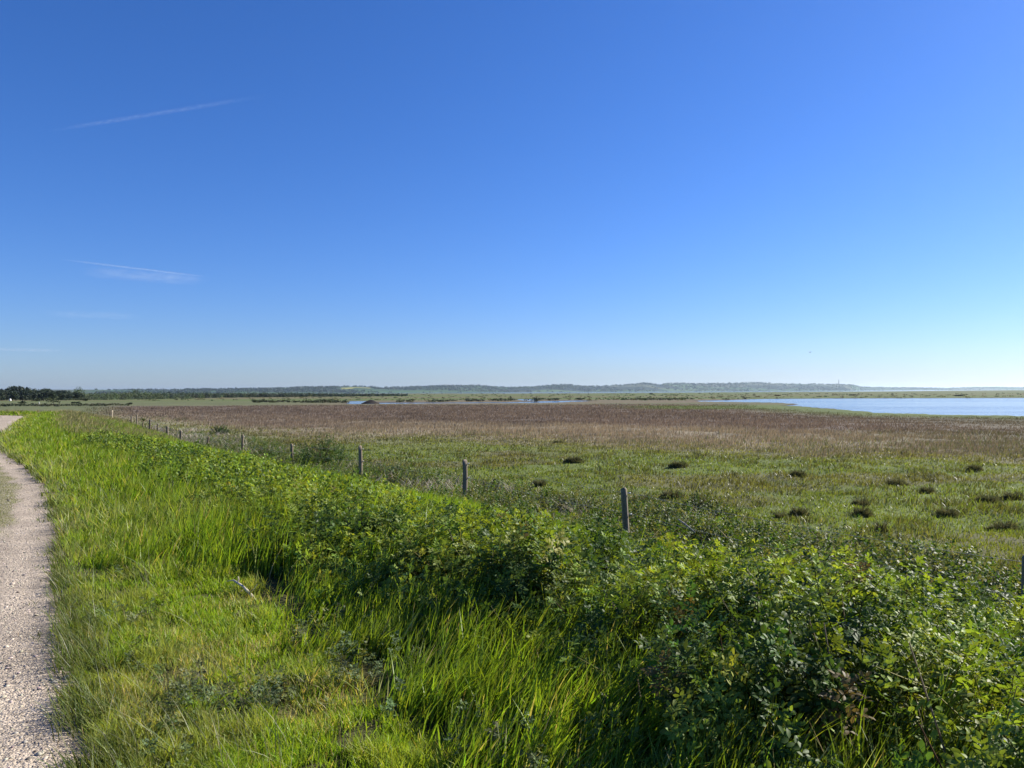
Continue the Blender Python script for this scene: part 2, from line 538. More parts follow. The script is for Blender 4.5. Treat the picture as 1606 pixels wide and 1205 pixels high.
SKX = np.array([-900, -300, 100, 250, 330, 400, 455, 510, 540, 556, 575, 600, 640, 690, 740, 765, 800, 840, 866, 895, 920, 965, 990, 1014, 1034, 1040, 1100, 1180, 1250, 1290, 1338, 1350, 1400, 1480, 1520, 1560, 1606, 1900, 2400])
SKY = np.array([610, 610, 612, 612, 611.0, 610.8, 609.2, 607.8, 607.2, 606.5, 607.2, 609, 608, 606.3, 605.6, 607.2, 608, 606.8, 603.9, 604.6, 607, 605.4, 604, 601.7, 604.8, 602.2, 602.6, 601.2, 602.6, 603.4, 604.2, 607.4, 608.2, 609, 608.2, 607.6, 608, 608, 608])

def hill_params(u):
    """u: tangent of the bearing -> near foot, ridge distance, ridge height"""
    px = 803 + u * F_PX
    ridge = np.interp(px, [0, 500, 800, 1100, 1330, 1360, 1606], [3600, 4000, 4600, 5200, 5400, 6600, 7200])
    top = EYE + (hz(px) - np.interp(px, SKX, SKY) + 0.3) / F_PX * ridge
    foot = ridge * np.interp(px, [0, 600, 900, 1300], [.72, .78, .86, .90])
    return foot, ridge, top

def hill_height(u, Y):
    foot, ridge, top = hill_params(u)
    t = (Y - foot) / (ridge - foot)
    z = -2.5 + (top + 2.5) * sst(-.12, 1.0, t)
    X = u * Y
    z = z + (fbm(X / 260, Y / 260, 91) - .5) * 16 * sst(0, .4, t) * sst(1.1, .7, t)
    return np.where(t > 1, lerp(z, -3, sst(1, 2.2, t)), z)

def build_hills():
    px = np.linspace(-500, 2100, 700)
    u = (px - 803) / F_PX
    t = np.concatenate([np.linspace(-.14, 1.0, 44), np.linspace(1.0, 2.2, 9)[1:]])
    foot, ridge, top = hill_params(u)
    Y = foot[None] + (ridge - foot)[None] * t[:, None]
    U = np.broadcast_to(u[None], Y.shape)
    Z = hill_height(U, Y)
    X = U * Y
    x, y = X.ravel(), Y.ravel()
    # patchwork of fields: nearest seed
    g = 240.0
    cx, cy = np.floor(x / g), np.floor(y / g)
    best = np.full(x.shape, 1e18); val = np.zeros(x.shape)
    for ax in (-1, 0, 1):
        for ay in (-1, 0, 1):
            sx = (cx + ax + hash2(cx + ax, cy + ay, 1)) * g; sy = (cy + ay + hash2(cx + ax, cy + ay, 2)) * g
            d = (x - sx) ** 2 + ((y - sy) * 1.6) ** 2
            m = d < best
            best = np.where(m, d, best); val = np.where(m, hash2(cx + ax, cy + ay, 3), val)
    pal = np.array([[.075, .13, .045], [.10, .15, .055], [.055, .09, .04], [.04, .055, .034], [.11, .12, .065], [.035, .05, .03], [.065, .11, .04]]) * np.array([.80, .82, 1.0])
    C = pal[(val * len(pal)).astype(int)]
    P = 803 + U.ravel() * F_PX
    tt = np.broadcast_to(t[:, None], Y.shape).ravel()
    forest = sst(.5, .6, fbm(x / 500, y / 350, 93)) * sst(850, 1000, P)
    C = lerp(C, np.array([.05, .075, .042]), np.clip(forest, 0, 1)[:, None])
    yel = (P > 536) & (P < 582) & (tt > .42 + (P > 556) * .12) & (tt < .60 + (P > 556) * .22)
    C = np.where(yel[:, None], np.array([.30, .28, .07]), C)
    n = len(px)
    i = np.arange(len(t) - 1)[:, None] * n; j = np.arange(n - 1)[None]
    q = np.stack([i + j, i + j + 1, i + n + j + 1, i + n + j], -1).reshape(-1, 4)
    o = mesh_np("hills", np.stack([x, y, Z.ravel()], -1), [q], M_hill, C, smooth=True)
    tag(o, "low hazy hills with green fields and one yellow rape field across the fjord", "hills", kind="structure")
build_hills()

# ------------------------------------------------------------------ the path
def build_path():
    Y = np.concatenate([np.linspace(-6, 16, 330), np.linspace(16, 62, 300)[1:]])
    f = np.linspace(0, 1, 30)
    rag = (fbm(Y / .55, Y * 0 + 3, 11) - .5) * .28 + (fbm(Y / .12, Y * 0 + 9, 12) - .5) * .10
    ragl = (fbm(Y / .8, Y * 0 + 5, 13) - .5) * .3
    right = rag + .02; left = -1.62 + ragl
    s = left[:, None] + (right - left)[:, None] * f[None]
    X = xe(Y)[:, None] + s / .845
    YY = np.broadcast_to(Y[:, None], X.shape)
    x, y = X.ravel(), YY.ravel()
    Z = height(x, y, True) + .010 + (fbm(x / .4, y / .4, 14) - .5) * .008
    edge = np.minimum(f, 1 - f)[None] * np.ones_like(X)
    Z = Z - .016 * sst(.05, 0, edge.ravel())
    base = np.array([.375, .308, .232])
    C = base * (.85 + .3 * fbm(x / 1.2, y / 1.2, 15))[:, None]
    ss = sdist(x, y)
    trk = sst(.16, .02, np.abs(ss + .34 + (fbm(x / 1.5, y / 1.5, 18) - .5) * .12))
    C = C * (1 + (.10 * trk - .10 * sst(.52, .68, fbm(x / .7, y / 1.6, 19)))[:, None])
    worn = sst(-.36, -.5, ss + (fbm(x / .5, y / .5, 16) - .5) * .35) * sst(8.2, 9.8, y) * sst(22, 18, y) * sst(-1.35, -1.1, ss)
    C = lerp(C, np.array([.20, .19, .085]), worn[:, None] * .7)
    C = lerp(C, np.array([.16, .125, .085]), (sst(-.14, .02, ss + (fbm(x / .2, y / .2, 17) - .5) * .2) * .6)[:, None])
    n = len(f)
    i = np.arange(len(Y) - 1)[:, None] * n; j = np.arange(n - 1)[None]
    q = np.stack([i + j, i + j + 1, i + n + j + 1, i + n + j], -1).reshape(-1, 4)
    o = mesh_np("path", np.stack([x, y, Z], -1), [q], M_gravel, C, smooth=True)
    tag(o, "pale beige gravel path running along the dike and bending out of sight", "path", kind="structure")
build_path()

def build_pebbles():
    N = 9000
    y = 1.8 * (14 / 1.8) ** rng.random(N)
    s = -rng.random(N) * 1.5 + .08
    x = xe(y) + s / .845
    z = height(x, y) + .010
    r = rng.gamma(2.0, .0018, N) + .0022
    r = np.where(rng.random(N) < .02, r * 2.2, r)
    base = np.array([[1, 0, 0], [-1, 0, 0], [0, 1, 0], [0, -1, 0], [0, 0, .7], [0, 0, -.7], [.6, .6, .35], [-.6, .6, .35], [-.6, -.6, .35], [.6, -.6, .35]])
    F = np.array([[4, 6, 0], [4, 0, 9], [4, 9, 3], [4, 3, 8], [4, 8, 1], [4, 1, 7], [4, 7, 2], [4, 2, 6], [6, 2, 0], [0, 3, 9], [3, 1, 8], [1, 2, 7]])
    base = base[:, :]
    ang = rng.uniform(0, 6.28, N)
    M = rot_to(np.stack([rng.normal(0, .2, N), rng.normal(0, .2, N), np.ones(N)], -1), ang) * (r[:, None, None] * rng.uniform(.7, 1.35, (N, 1, 3)))
    C = jit(N, (.36, .31, .25), .3, .05)
    dk = rng.random(N) < .07
    C[dk] *= .4
    V, f, c = instance(base, [F], np.ones((10, 3)), M, np.stack([x, y, z], -1), C)
    o = mesh_np("gravel", V, f, M_plain, c, smooth=True)
    tag(o, "loose pebbles and grit lying on the path", "gravel", kind="stuff")
build_pebbles()

# ------------------------------------------------------------------ verge grass
def along(N, y0, y1, s0, s1, p=1.0):
    """random points of the verge: density falls with distance"""
    u = rng.random(N)
    if p == 1.0: y = y0 * (y1 / y0) ** u
    else:
        q = 1 - p
        y = (y0 ** q + u * (y1 ** q - y0 ** q)) ** (1 / q)
    s = s0 + (s1 - s0) * rng.random(N)
    return y, s

def keep(p, *arrs):
    m = rng.random(len(p)) < p
    return [a[m] for a in arrs]

G_BRIGHT = np.array([.205, .295, .026])
G_DEEP = np.array([.130, .185, .019])
G_SAGE = np.array([.240, .270, .085])
G_STRAW = np.array([.42, .37, .15])

def build_mown():
    A = Acc()
    y, s = along(360000, 1.7, 60, -.16, 1.75, 1.35)
    x = xe(y) + s / .845
    lim = 1.22 + (fbm(y / .8, y * 0 + 2, 21) - .5) * .5
    den = sst(-.04, .12, s + (fbm(x / .3, y / .3, 22) - .5) * .26) * sst(lim + .25, lim - .05, s)
    den *= lerp(.22, 1, sst(7.4, 6.2, y + (fbm(x / .5, y * 0, 29) - .5)))
    den *= lerp(.10, 1, sst(.36, .52, fbm(x / .24, y / .24, 23)))
    x, y, s = keep(den, x, y, s)
    N = len(x)
    n = fbm(x / .6, y / .6, 24)
    z = height(x, y) - .005
    far = sst(5, 10, y)
    h = (.030 + .05 * rng.random(N) ** 1.4 + .075 * sst(.5, .7, n) * rng.random(N)) * (1 + 1.3 * far)
    w = .0046 * np.maximum(1, y / 4.5)
    C = jit(N, G_BRIGHT * 1.15, .2, .08)
    sg = sst(.45, .62, fbm(x / .5, y / .5, 25))[:, None]
    C = lerp(C, jit(N, G_SAGE, .2, .08), sg * .8)
    yl = sst(.56, .66, fbm(x / .30, y / .30, 30))[:, None]
    C = lerp(C, jit(N, (.32, .37, .060), .2, .06), yl * .6)
    h = h * (1 + .5 * yl[:, 0])
    st = rng.random(N) < .07 + .32 * sst(.58, .7, fbm(x / .45, y / .45, 26))
    C[st] = jit(st.sum(), G_STRAW, .25, .06)
    V, f, c = blades(np.stack([x, y, z], -1), h, w, rng.uniform(0, 6.28, N), rng.uniform(.1, .9, N), 3, C, 1.6)
    A.add(V, f, c)
    # tufts overhanging the path
    y, s = along(26000, 1.7, 60, -.12, .22, 1.2)
    x = xe(y) + s / .845
    x, y, s = keep(sst(.50, .60, fbm(x / .28, y / .42, 28)) * sst(-.12, .03, s), x, y, s); N = len(x)
    V, f, c = blades(np.stack([x, y, height(x, y)], -1), rng.uniform(.06, .16, N), .0042 * np.maximum(1, y / 5), rng.normal(math.pi, 1.2, N), rng.uniform(.2, .9, N), 3, jit(N, (.135, .165, .04), .22, .08), 1.6)
    A.add(V, f, c)
    # long leaning bents beside the path
    y, s = along(1300, 2.0, 40, -.05, .8, 1.1)
    x = xe(y) + s / .845
    N = len(x)
    x, y, s = keep(sst(.45, .6, fbm(x / .5, y / .5, 27)), x, y, s); N = len(x)
    V, f, c = blades(np.stack([x, y, height(x, y)], -1), rng.uniform(.16, .36, N), .0035 * np.maximum(1, y / 5), rng.normal(math.pi * .9, .7, N), rng.uniform(.4, 1.05, N), 4, jit(N, (.20, .215, .10), .2, .06), 1.5)
    A.add(V, f, c)
    # straw bits and small weeds on the path
    y, s = along(1500, 1.8, 20, -1.3, .05, 1.2)
    x = xe(y) + s / .845
    x, y, s = keep(lerp(.12, 1, sst(-.35, 0, s)), x, y, s); N = len(x)
    V, f, c = blades(np.stack([x, y, height(x, y) + .012], -1), rng.uniform(.02, .06, N), .003 * np.maximum(1, y / 6), rng.uniform(0, 6.28, N), rng.uniform(1.25, 1.5, N), 2, jit(N, (.24, .19, .11), .3, .06), 1.2)
    A.add(V, f, c)
    y, s = along(9000, 1.8, 30, -.30, .05, 1.1)
    x = xe(y) + s / .845
    x, y, s = keep(sst(.60, .68, fbm(x / .16, y / .2, 33)) * sst(-.30, -.02, s), x, y, s); N = len(x)
    V, f, c = blades(np.stack([x, y, height(x, y) + .004], -1), rng.uniform(.02, .07, N), .0042 * np.maximum(1, y / 5), rng.uniform(0, 6.28, N), rng.uniform(.4, 1.1, N), 2, jit(N, (.13, .155, .045), .22, .08), 1.5)
    A.add(V, f, c)
    # worn grass in the middle of the path
    y, s = along(22000, 8, 22, -1.35, -.3, 1.0)
    x = xe(y) + s / .845
    worn = sst(-.36, -.55, s + (fbm(x / .5, y / .5, 16) - .5) * .35) * sst(8.2, 10, y) * sst(22, 18, y) * sst(-1.35, -1.1, s)
    x, y, s = keep(worn * .6, x, y, s); N = len(x)
    V, f, c = blades(np.stack([x, y, height(x, y)], -1), rng.uniform(.015, .05, N), .005, rng.uniform(0, 6.28, N), rng.uniform(.3, 1, N), 2, jit(N, (.19, .20, .075), .2, .06), 1.5)
    A.add(V, f, c)
    # the grass beyond the path at the left
    y, s = along(60000, 9, 78, -22, -1.5, 1.0)
    x = xe(y) + s / .845
    x, y = keep(sst(-1.5, -1.8, s) * (x > -1.1 * y) , x, y); N = len(x)
    V, f, c = blades(np.stack([x, y, height(x, y)], -1), rng.uniform(.05, .2, N), .0011 * y, rng.uniform(0, 6.28, N), rng.uniform(.2, .8, N), 2, jit(N, G_BRIGHT * .95, .2, .08), 1.5)
    A.add(V, f, c)
    o = A.build("mown_grass", M_grass)
    tag(o, "short patchy mown grass with straw flecks along the right edge of the gravel path", "short grass", kind="stuff")
build_mown()

def build_tall():
    A = Acc()
    WIND = .12
    # main belt between the mown strip and the roses
    y, s = along(190000, 1.3, 66, .15, 3.6, 1.15)
    x = xe(y) + s / .845
    lo = np.interp(y, [0, 6.1, 6.9, 12, 30], [1.25, 1.2, .28, .22, .2]) + (fbm(y / .6, y * 0 + 7, 41) - .5) * .5
    hi = np.interp(y, [0, 4, 8, 14, 24, 30], [2.75, 2.6, 2.0, 1.7, 2.2, 3.3]) + (fbm(y / .9, y * 0 + 4, 42) - .5) * .6
    den = sst(lo - .05, lo + .2, s) * sst(hi + .35, hi, s) * lerp(.16, 1, sst(.34, .54, fbm(x / .28, y / .28, 43)))
    gap = sst(.75, .3, np.hypot(x + 2.25, (y - 6.2) * .9)) + sst(.55, .12, np.hypot(x + .90, y - 4.15))
    den = den * np.clip(1 - gap, 0, 1)
    x, y, s = keep(den, x, y, s); N = len(x)
    n = fbm(x / .8, y / .8, 44)
    rise = sst(-.1, 1.3, s - np.interp(y, [0, 6.1, 6.9, 12, 30], [1.25, 1.2, .28, .22, .2]))
    h = (.15 + .24 * rise) * (.65 + .6 * rng.random(N)) * (.75 + .5 * n)
    h *= np.interp(y, [0, 9, 20, 50], [1.12, 1.0, .85, .8])
    w = (.0060 + .0045 * rng.random(N)) * np.maximum(1, y / 6) ** .9
    C = lerp(jit(N, G_DEEP * 1.25, .2, .08), jit(N, G_BRIGHT, .2, .08), sst(.30, .58, fbm(x / 1.1, y / 1.1, 45) + .14 * sst(6, 8, y))[:, None])
    C = lerp(C, jit(N, G_SAGE, .15, .05), (sst(.55, .70, fbm(x / .7, y / .7, 46)) * sst(5, 9, y) * .45)[:, None])
    st = rng.random(N) < .05
    C[st] = jit(st.sum(), G_STRAW, .25, .06)
    ang = WIND + (fbm(x / .7, y / .7, 56) - .5) * 2.2 + rng.normal(0, .85, N)
    lean = np.clip(rng.normal(.50, .20, N) * lerp(1, .72, sst(5, 8, y)) + (fbm(x / .5, y / .5, 57) - .5) * .5, .05, 1.15)
    ang = ang + rng.normal(0, .8, N) * sst(5, 8, y)
    V, f, c = blades(np.stack([x, y, height(x, y) - .01], -1), h, w, ang, lean, 5, C, 1.7)
    A.add(V, f, c)
    # bright band between the roses and the fence
    y, s = along(110000, 6.2, 46, 3.2, 7.8, 1.0)
    x = xe(y) + s / .845
    lo = np.interp(y, [6, 8, 9.5, 15, 20, 27, 36], [6.3, 4.9, 3.9, 3.9, 4.0, 3.9, 3.6]); hi = np.interp(y, [6, 9, 14, 25, 40], [6.6, 7.2, 7.4, 6.8, 5.6])
    den = sst(lo - .5, lo + .3, s) * sst(hi + .3, hi - .2, s) * lerp(.3, 1, sst(.33, .5, fbm(x / .6, y / .6, 47)))
    x, y, s = keep(den, x, y, s); N = len(x)
    h = (.24 + .22 * rng.random(N)) * (.7 + .6 * fbm(x / .9, y / .9, 48)) * lerp(1, .6, sst(5.5, 7.2, s))
    C = jit(N, G_BRIGHT * 1.05, .2, .08)
    V, f, c = blades(np.stack([x, y, height(x, y) - .01], -1), h, .0011 * y + .001, rng.normal(WIND, 1.2, N), np.clip(rng.normal(.4, .25, N), 0, 1.1), 3, C, 1.7)
    A.add(V, f, c)
    # single blades pushing up through the front of the roses
    y, s = along(4200, 1.6, 14, 2.4, 4.6, 1.1)
    x = xe(y) + s / .845
    x, y = keep(sst(.5, .62, fbm(x / .6, y / .6, 49)) * sst(4.6, 2.6, s), x, y); N = len(x)
    V, f, c = blades(np.stack([x, y, height(x, y)], -1), rng.uniform(.5, .85, N), .007, rng.normal(WIND, .6, N), rng.uniform(.2, .9, N), 6, jit(N, G_BRIGHT * .95, .2, .08), 1.8)
    A.add(V, f, c)
    o = A.build("tall_grass", M_grass)
    tag(o, "long bright green grass leaning in the wind beside the rose thicket", "tall grass", kind="stuff")
build_tall()

def build_herbs():
    A = Acc()
    y, s = along(2600, 1.8, 26, .05, 2.4, 1.1)
    x = xe(y) + s / .845
    x, y, s = keep(sst(.5, .64, fbm(x / .55, y / .55, 141)), x, y, s); N = len(x)
    nrm = np.stack([rng.normal(0, .5, N), rng.normal(0, .5, N), np.ones(N)], -1)
    M = rot_to(nrm, rng.uniform(0, 6.28, N)) * rng.uniform(.3, .62, N)[:, None, None]
    T = np.stack([x, y, height(x, y) - .02 + rng.random(N) * .05 * sst(1.0, 1.6, s)], -1)
    C = jit(N, (.14, .185, .075), .2, .08)
    kind = rng.integers(0, 6, N)
    for k in range(6):
        m = kind == k
        V, f, c = instance(*SHOOTS[1][k], M[m], T[m], C[m]); A.add(V, f, c)
    o = A.build("verge_herbs", M_leaf)
    tag(o, "small broad leaved herbs and clover growing among the verge grass", "herbs", kind="stuff")

def build_dry_verge():
    y, s = along(60000, 22, 84, 1.4, 6.6, .8)
    x = xe(y) + s / .845
    den = sst(23, 29, y) * sst(84, 66, y) * sst(1.6, 2.6, s + (fbm(x / 1.5, y / 1.5, 51) - .5) * 1.6) * sst(5.9, 5.0, s)
    x, y, s = keep(den * sst(.33, .55, fbm(x / 1.4, y / 2.2, 52)), x, y, s); N = len(x)
    C = lerp(jit(N, (.30, .265, .12), .18, .05), jit(N, (.17, .20, .06), .18, .05), (rng.random(N) < .3)[:, None])
    V, f, c = blades(np.stack([x, y, height(x, y)], -1), rng.uniform(.25, .55, N), .0009 * y, rng.normal(.2, 1.3, N), np.clip(rng.normal(.5, .25, N), 0, 1.1), 3, C, 1.7)
    o = mesh_np("dry_grass", V, f, M_dry, c)
    tag(o, "straw coloured dry grass on the shoulder of the dike where the fence comes close", "dry grass", kind="stuff")
build_dry_verge()

# ------------------------------------------------------------------ rose thicket
def leaflet(fine):
    if fine:
        V = np.array([[0, 0, 0], [.30, .21, .045], [.70, .23, .035], [1.0, 0, -.10], [.70, -.23, .035], [.30, -.21, .045], [.30, 0, 0], [.70, 0, -.02]])
        F3 = np.array([[0, 6, 1], [0, 5, 6], [2, 7, 3], [7, 4, 3]]); F4 = np.array([[1, 6, 7, 2], [6, 5, 4, 7]])
        return V, [F3, F4]
    V = np.array([[0, 0, 0], [.5, .27, .05], [1.0, 0, -.08], [.5, -.27, .05], [.5, 0, -.01]])
    return V, [np.array([[0, 4, 1], [1, 4, 2], [0, 3, 4], [4, 3, 2]])]

def rmat(ax, a):
    c, s = math.cos(a), math.sin(a)
    if ax == 'x': return np.array([[1, 0, 0], [0, c, -s], [0, s, c]])
    if ax == 'y': return np.array([[c, 0, s], [0, 1, 0], [-s, 0, c]])
    return np.array([[c, -s, 0], [s, c, 0], [0, 0, 1]])

def shoot(lod, r):
    """a leafy rose shoot about 0.3 m long: stem and pinnate leaves (lod 0 fine, 1 medium, 2 simple)"""
    A = Acc()
    Ls = .26 + .10 * r.random()
    stem = np.array([[0, 0, 0], [.012 * r.normal(), .012 * r.normal(), Ls * .5], [.03 * r.normal(), .03 * r.normal(), Ls]])
    if lod < 2:
        V, f = tube(stem, [.0032, .0024, .0012], 3, False)
        A.add(V, f, np.array([.9, .62, .5]))
    nl = [17, 15, 15][lod]
    lv, lf = leaflet(lod == 0)
    for k in range(nl):
        t = .12 + .88 * k / (nl - 1)
        p = stem[0] * (1 - t) + stem[2] * t
        az = k * 2.399 + r.normal() * .3
        pitch = lerp(-.15, .85, t ** 1.3) + r.normal() * .22         # lower leaves flat or drooping, top ones rising
        ll = (.092 - .028 * t) * (.85 + .35 * r.random())
        Rm = rmat('z', az) @ rmat('y', -pitch) @ rmat('x', r.normal() * .35)
        if lod == 2:
            A.add((lv * np.array([ll * .72, ll * .95, ll * .8])) @ Rm.T + p, lf, np.ones(3) * (.9 + .25 * r.random()))
            continue
        pairs = 3 if lod == 0 else 2
        tl = ll * .43 if lod == 0 else ll * .54
        items = [(1.0, 0.0, 1.05)] + [(.30 + .27 * i, sgn * 1.02, .78 + .1 * i) for i in range(pairs) for sgn in (-1, 1)] if lod == 0 else \
                [(.72, 0.0, 1.0)] + [(.30 + .30 * i, sgn * 1.0, .9) for i in range(pairs) for sgn in (-1, 1)]
        for (q, a, sc) in items:
            droop = -.35 * q * q * ll
            Q = rmat('z', a + r.normal() * .12) @ rmat('x', r.normal() * .3 + (.25 if a > 0 else -.25 if a < 0 else 0)) @ rmat('y', .18 + r.normal() * .2)
            v = (lv * tl * sc) @ Q.T + np.array([q * ll * .75, 0, droop])
            A.add(v @ Rm.T + p, lf, np.ones(3) * (.85 + .3 * r.random()))
    fs = [np.concatenate(v) for v in A.F.values()]
    return np.concatenate(A.V), fs, np.concatenate(A.C)

_r = np.random.default_rng(3)
SHOOTS = [[shoot(l, _r) for _ in range(6)] for l in range(3)]

build_herbs()

def th_lo(y): return np.interp(y, [0, 2, 4, 7, 10, 14, 20, 27], [2.15, 2.25, 2.25, 1.75, 1.5, 1.45, 1.8, 2.6]) + (fbm(y / .8, y * 0 + 1, 81) - .5) * 1.0
def th_hi(y): return np.interp(y, [0, 6, 8, 9.5, 15, 20, 27], [6.6, 6.4, 5.1, 4.2, 4.1, 4.1, 3.6]) + (fbm(y / .9, y * 0 + 6, 82) - .5) * .9

def canopy(s, y, x):
    """height of the rose canopy above the soil"""
    a, b = th_lo(y), th_hi(y)
    e = np.clip(np.minimum((s - a) / .75, (b - s) / .55), 0, 1)
    e = np.sqrt(1 - (1 - e) ** 2)
    base = .40 + .52 * fbm(x / 1.05, y / 1.05, 83, 3) + .50 * (fbm(x / .38, y / .38, 84, 2) - .5)
    base = np.maximum(base, .12)
    base *= np.interp(y, [0, 3, 6, 8, 10, 16, 28], [.94, .92, .64, .47, .40, .36, .30])
    base *= lerp(1, .55, sst(20, 27, y))
    return base * e, e

ROSE = np.array([.062, .112, .022])
ROSE_Y = np.array([.215, .285, .044])

def place_shoots(A, y, s, lod, layer, scale=1.0):
    x = xe(y) + s / .845
    H, e = canopy(s, y, x)
    ok = (H > .10) & (rng.random(len(H)) < lerp(.22, 1, sst(.36, .54, fbm(x / .26, y / .26, 87, 2))))
    x, y, s, H, e = (v[ok] for v in (x, y, s, H, e))
    N = len(x)
    eps = .12
    Hx, _ = canopy(sdist(x + eps, y), y, x + eps); Hy, _ = canopy(sdist(x, y + eps), y + eps, x)
    gx = np.clip((Hx - H) / eps, -2.2, 2.2); gy = np.clip((Hy - H) / eps, -2.2, 2.2)
    u = rng.random(N)
    if layer == 'top':
        z = H - .26 + rng.normal(.02, .06, N)
        nrm = np.stack([-gx * .7, -gy * .7, np.ones(N)], -1)
        tilt = .38
    else:
        z = H * (.05 + .72 * u) - .10
        nrm = np.stack([-gx * .9, -gy * .9, np.ones(N) * .8], -1)
        tilt = .7
    nrm = nrm / np.linalg.norm(nrm, axis=1, keepdims=True) + rng.normal(0, tilt, (N, 3))
    nrm[:, 2] = np.maximum(nrm[:, 2], .12)
    sc = (.8 + .45 * rng.random(N)) * scale
    z = np.maximum(z, .01) + height(x, y, False)
    n = fbm(x / .9, y / .9, 85)
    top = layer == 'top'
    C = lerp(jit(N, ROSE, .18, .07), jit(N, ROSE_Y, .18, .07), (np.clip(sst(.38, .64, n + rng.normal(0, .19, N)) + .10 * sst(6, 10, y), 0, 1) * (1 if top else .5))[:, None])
    br = rng.random(N) < .006
    C[br] = jit(br.sum(), (.13, .10, .035), .2, .06)
    M = rot_to(nrm, rng.uniform(0, 6.28, N)) * sc[:, None, None]
    T = np.stack([x, y, z], -1)
    kind = rng.integers(0, 6, N)
    for k in range(6):
        m = kind == k
        if m.any():
            V, f, c = instance(*SHOOTS[lod][k], M[m], T[m], C[m])
            A.add(V, f, c)

def canes(A, N, y0, y1, rad=.0045):
    y, s = along(N, y0, y1, 2.0, 6.4, 1.2)
    x = xe(y) + s / .845
    H, e = canopy(s, y, x)
    ok = H > .15
    x, y, H = x[ok], y[ok], H[ok]
    zb = height(x, y, False)
    for i in range(len(x)):
        a = rng.uniform(0, 6.28); l = rng.uniform(.05, .35)
        h = H[i] * rng.uniform(.7, 1.15)
        p = [[x[i], y[i], zb[i] - .02], [x[i] + math.cos(a) * l * .3, y[i] + math.sin(a) * l * .3, zb[i] + h * .5], [x[i] + math.cos(a) * l, y[i] + math.sin(a) * l, zb[i] + h]]
        r = rad * rng.uniform(.6, 1.3) * max(1, y[i] / 9)
        V, f = tube(p, [r, r * .8, r * .45], 4, False)
        grey = rng.random() < .35
        A.add(V, f, np.array([.26, .22, .17]) * rng.uniform(.7, 1.2) if grey else np.array([.095, .060, .040]) * rng.uniform(.7, 1.3))

def build_thicket():
    A = Acc()
    def band(N, y0, y1, lod, layer, p, sc=1.0, s1=7.2):
        y, s = along(N, y0, y1, 1.5, s1, p)
        place_shoots(A, y, s, lod, layer, sc)
    band(4800, 1.4, 5.0, 0, 'top', .6)
    band(3000, 1.4, 5.0, 1, 'low', .6)
    band(9000, 5.0, 10., 1, 'top', .5)
    band(4500, 5.0, 10., 1, 'low', .5)
    band(12000, 10., 29., 2, 'top', .7, 1.1, 5.6)
    band(3800, 10., 29., 2, 'low', .7, 1.1, 5.6)
    canes(A, 1500, 1.5, 13)
    o = A.build("rose_thicket", M_leaf)
    tag(o, "dense low thicket of beach roses with glossy toothed leaves covering the bank", "rose thicket", kind="stuff")
build_thicket()

# ------------------------------------------------------------------ low scrub and litter along the fence
def build_scrub():
    A = Acc()
    y, s = along(24000, 5.5, 44, 6.2, 11.0, .8)
    x = xe(y) + s / .845
    den = sst(.38, .52, fbm(x / 1.3, y / 1.3, 101)) * sst(6.4, 7.2, s) * sst(11.0, 9.2, s) * sst(46, 30, y) * sst(5.5, 7, y)
    x, y, s = keep(den, x, y, s); N = len(x)
    nrm = np.stack([rng.normal(0, .6, N), rng.normal(0, .6, N), np.ones(N)], -1)
    M = rot_to(nrm, rng.uniform(0, 6.28, N)) * rng.uniform(.6, 1.15, N)[:, None, None]
    T = np.stack([x, y, height(x, y) - .05 + rng.random(N) * .12], -1)
    C = lerp(jit(N, ROSE, .2, .07), jit(N, (.15, .17, .075), .2, .06), (rng.random(N) < .5)[:, None])
    kind = rng.integers(0, 6, N)
    for k in range(6):
        m = kind == k
        V, f, c = instance(*SHOOTS[2][k], M[m], T[m], C[m]); A.add(V, f, c)
    o = A.build("low_scrub", M_leaf)
    tag(o, "ankle high creeping rose scrub scattered along the fence line", "low scrub", kind="stuff")
    # bleached stems and reed litter
    B = Acc()
    y, s = along(30000, 5.5, 52, 6.4, 11.2, .9)
    x = xe(y) + s / .845
    den = sst(.53, .68, fbm(x / 1.0, y / 1.0, 102)) * sst(6.8, 7.4, s) * sst(11.2, 9.2, s)
    den = den * lerp(.3, 1, sst(14, 24, y))
    den = np.maximum(den, sst(1.1, .4, np.abs(s - 7.4 - .5 * np.sin(y * .5))) * sst(30, 33, y) * sst(46, 41, y))
    x, y, s = keep(den, x, y, s); N = len(x)
    V, f, c = blades(np.stack([x, y, height(x, y) + .01], -1), rng.uniform(.12, .42, N), .0007 * y + .003, rng.uniform(0, 6.28, N), rng.uniform(.7, 1.25, N), 3, jit(N, (.33, .30, .24), .3, .04), 1.3)
    B.add(V, f, c)
    o = B.build("dead_stems", M_dry)
    tag(o, "bleached grey stems and old reed litter lying along the fence", "plant litter", kind="stuff")
build_scrub()

# ------------------------------------------------------------------ meadow and brown belt
def fan(N, r0, r1, half=41):
    a = np.radians(rng.uniform(-half, half, N)); r = r0 * (r1 / r0) ** rng.random(N)
    return r * np.sin(a), r * np.cos(a)

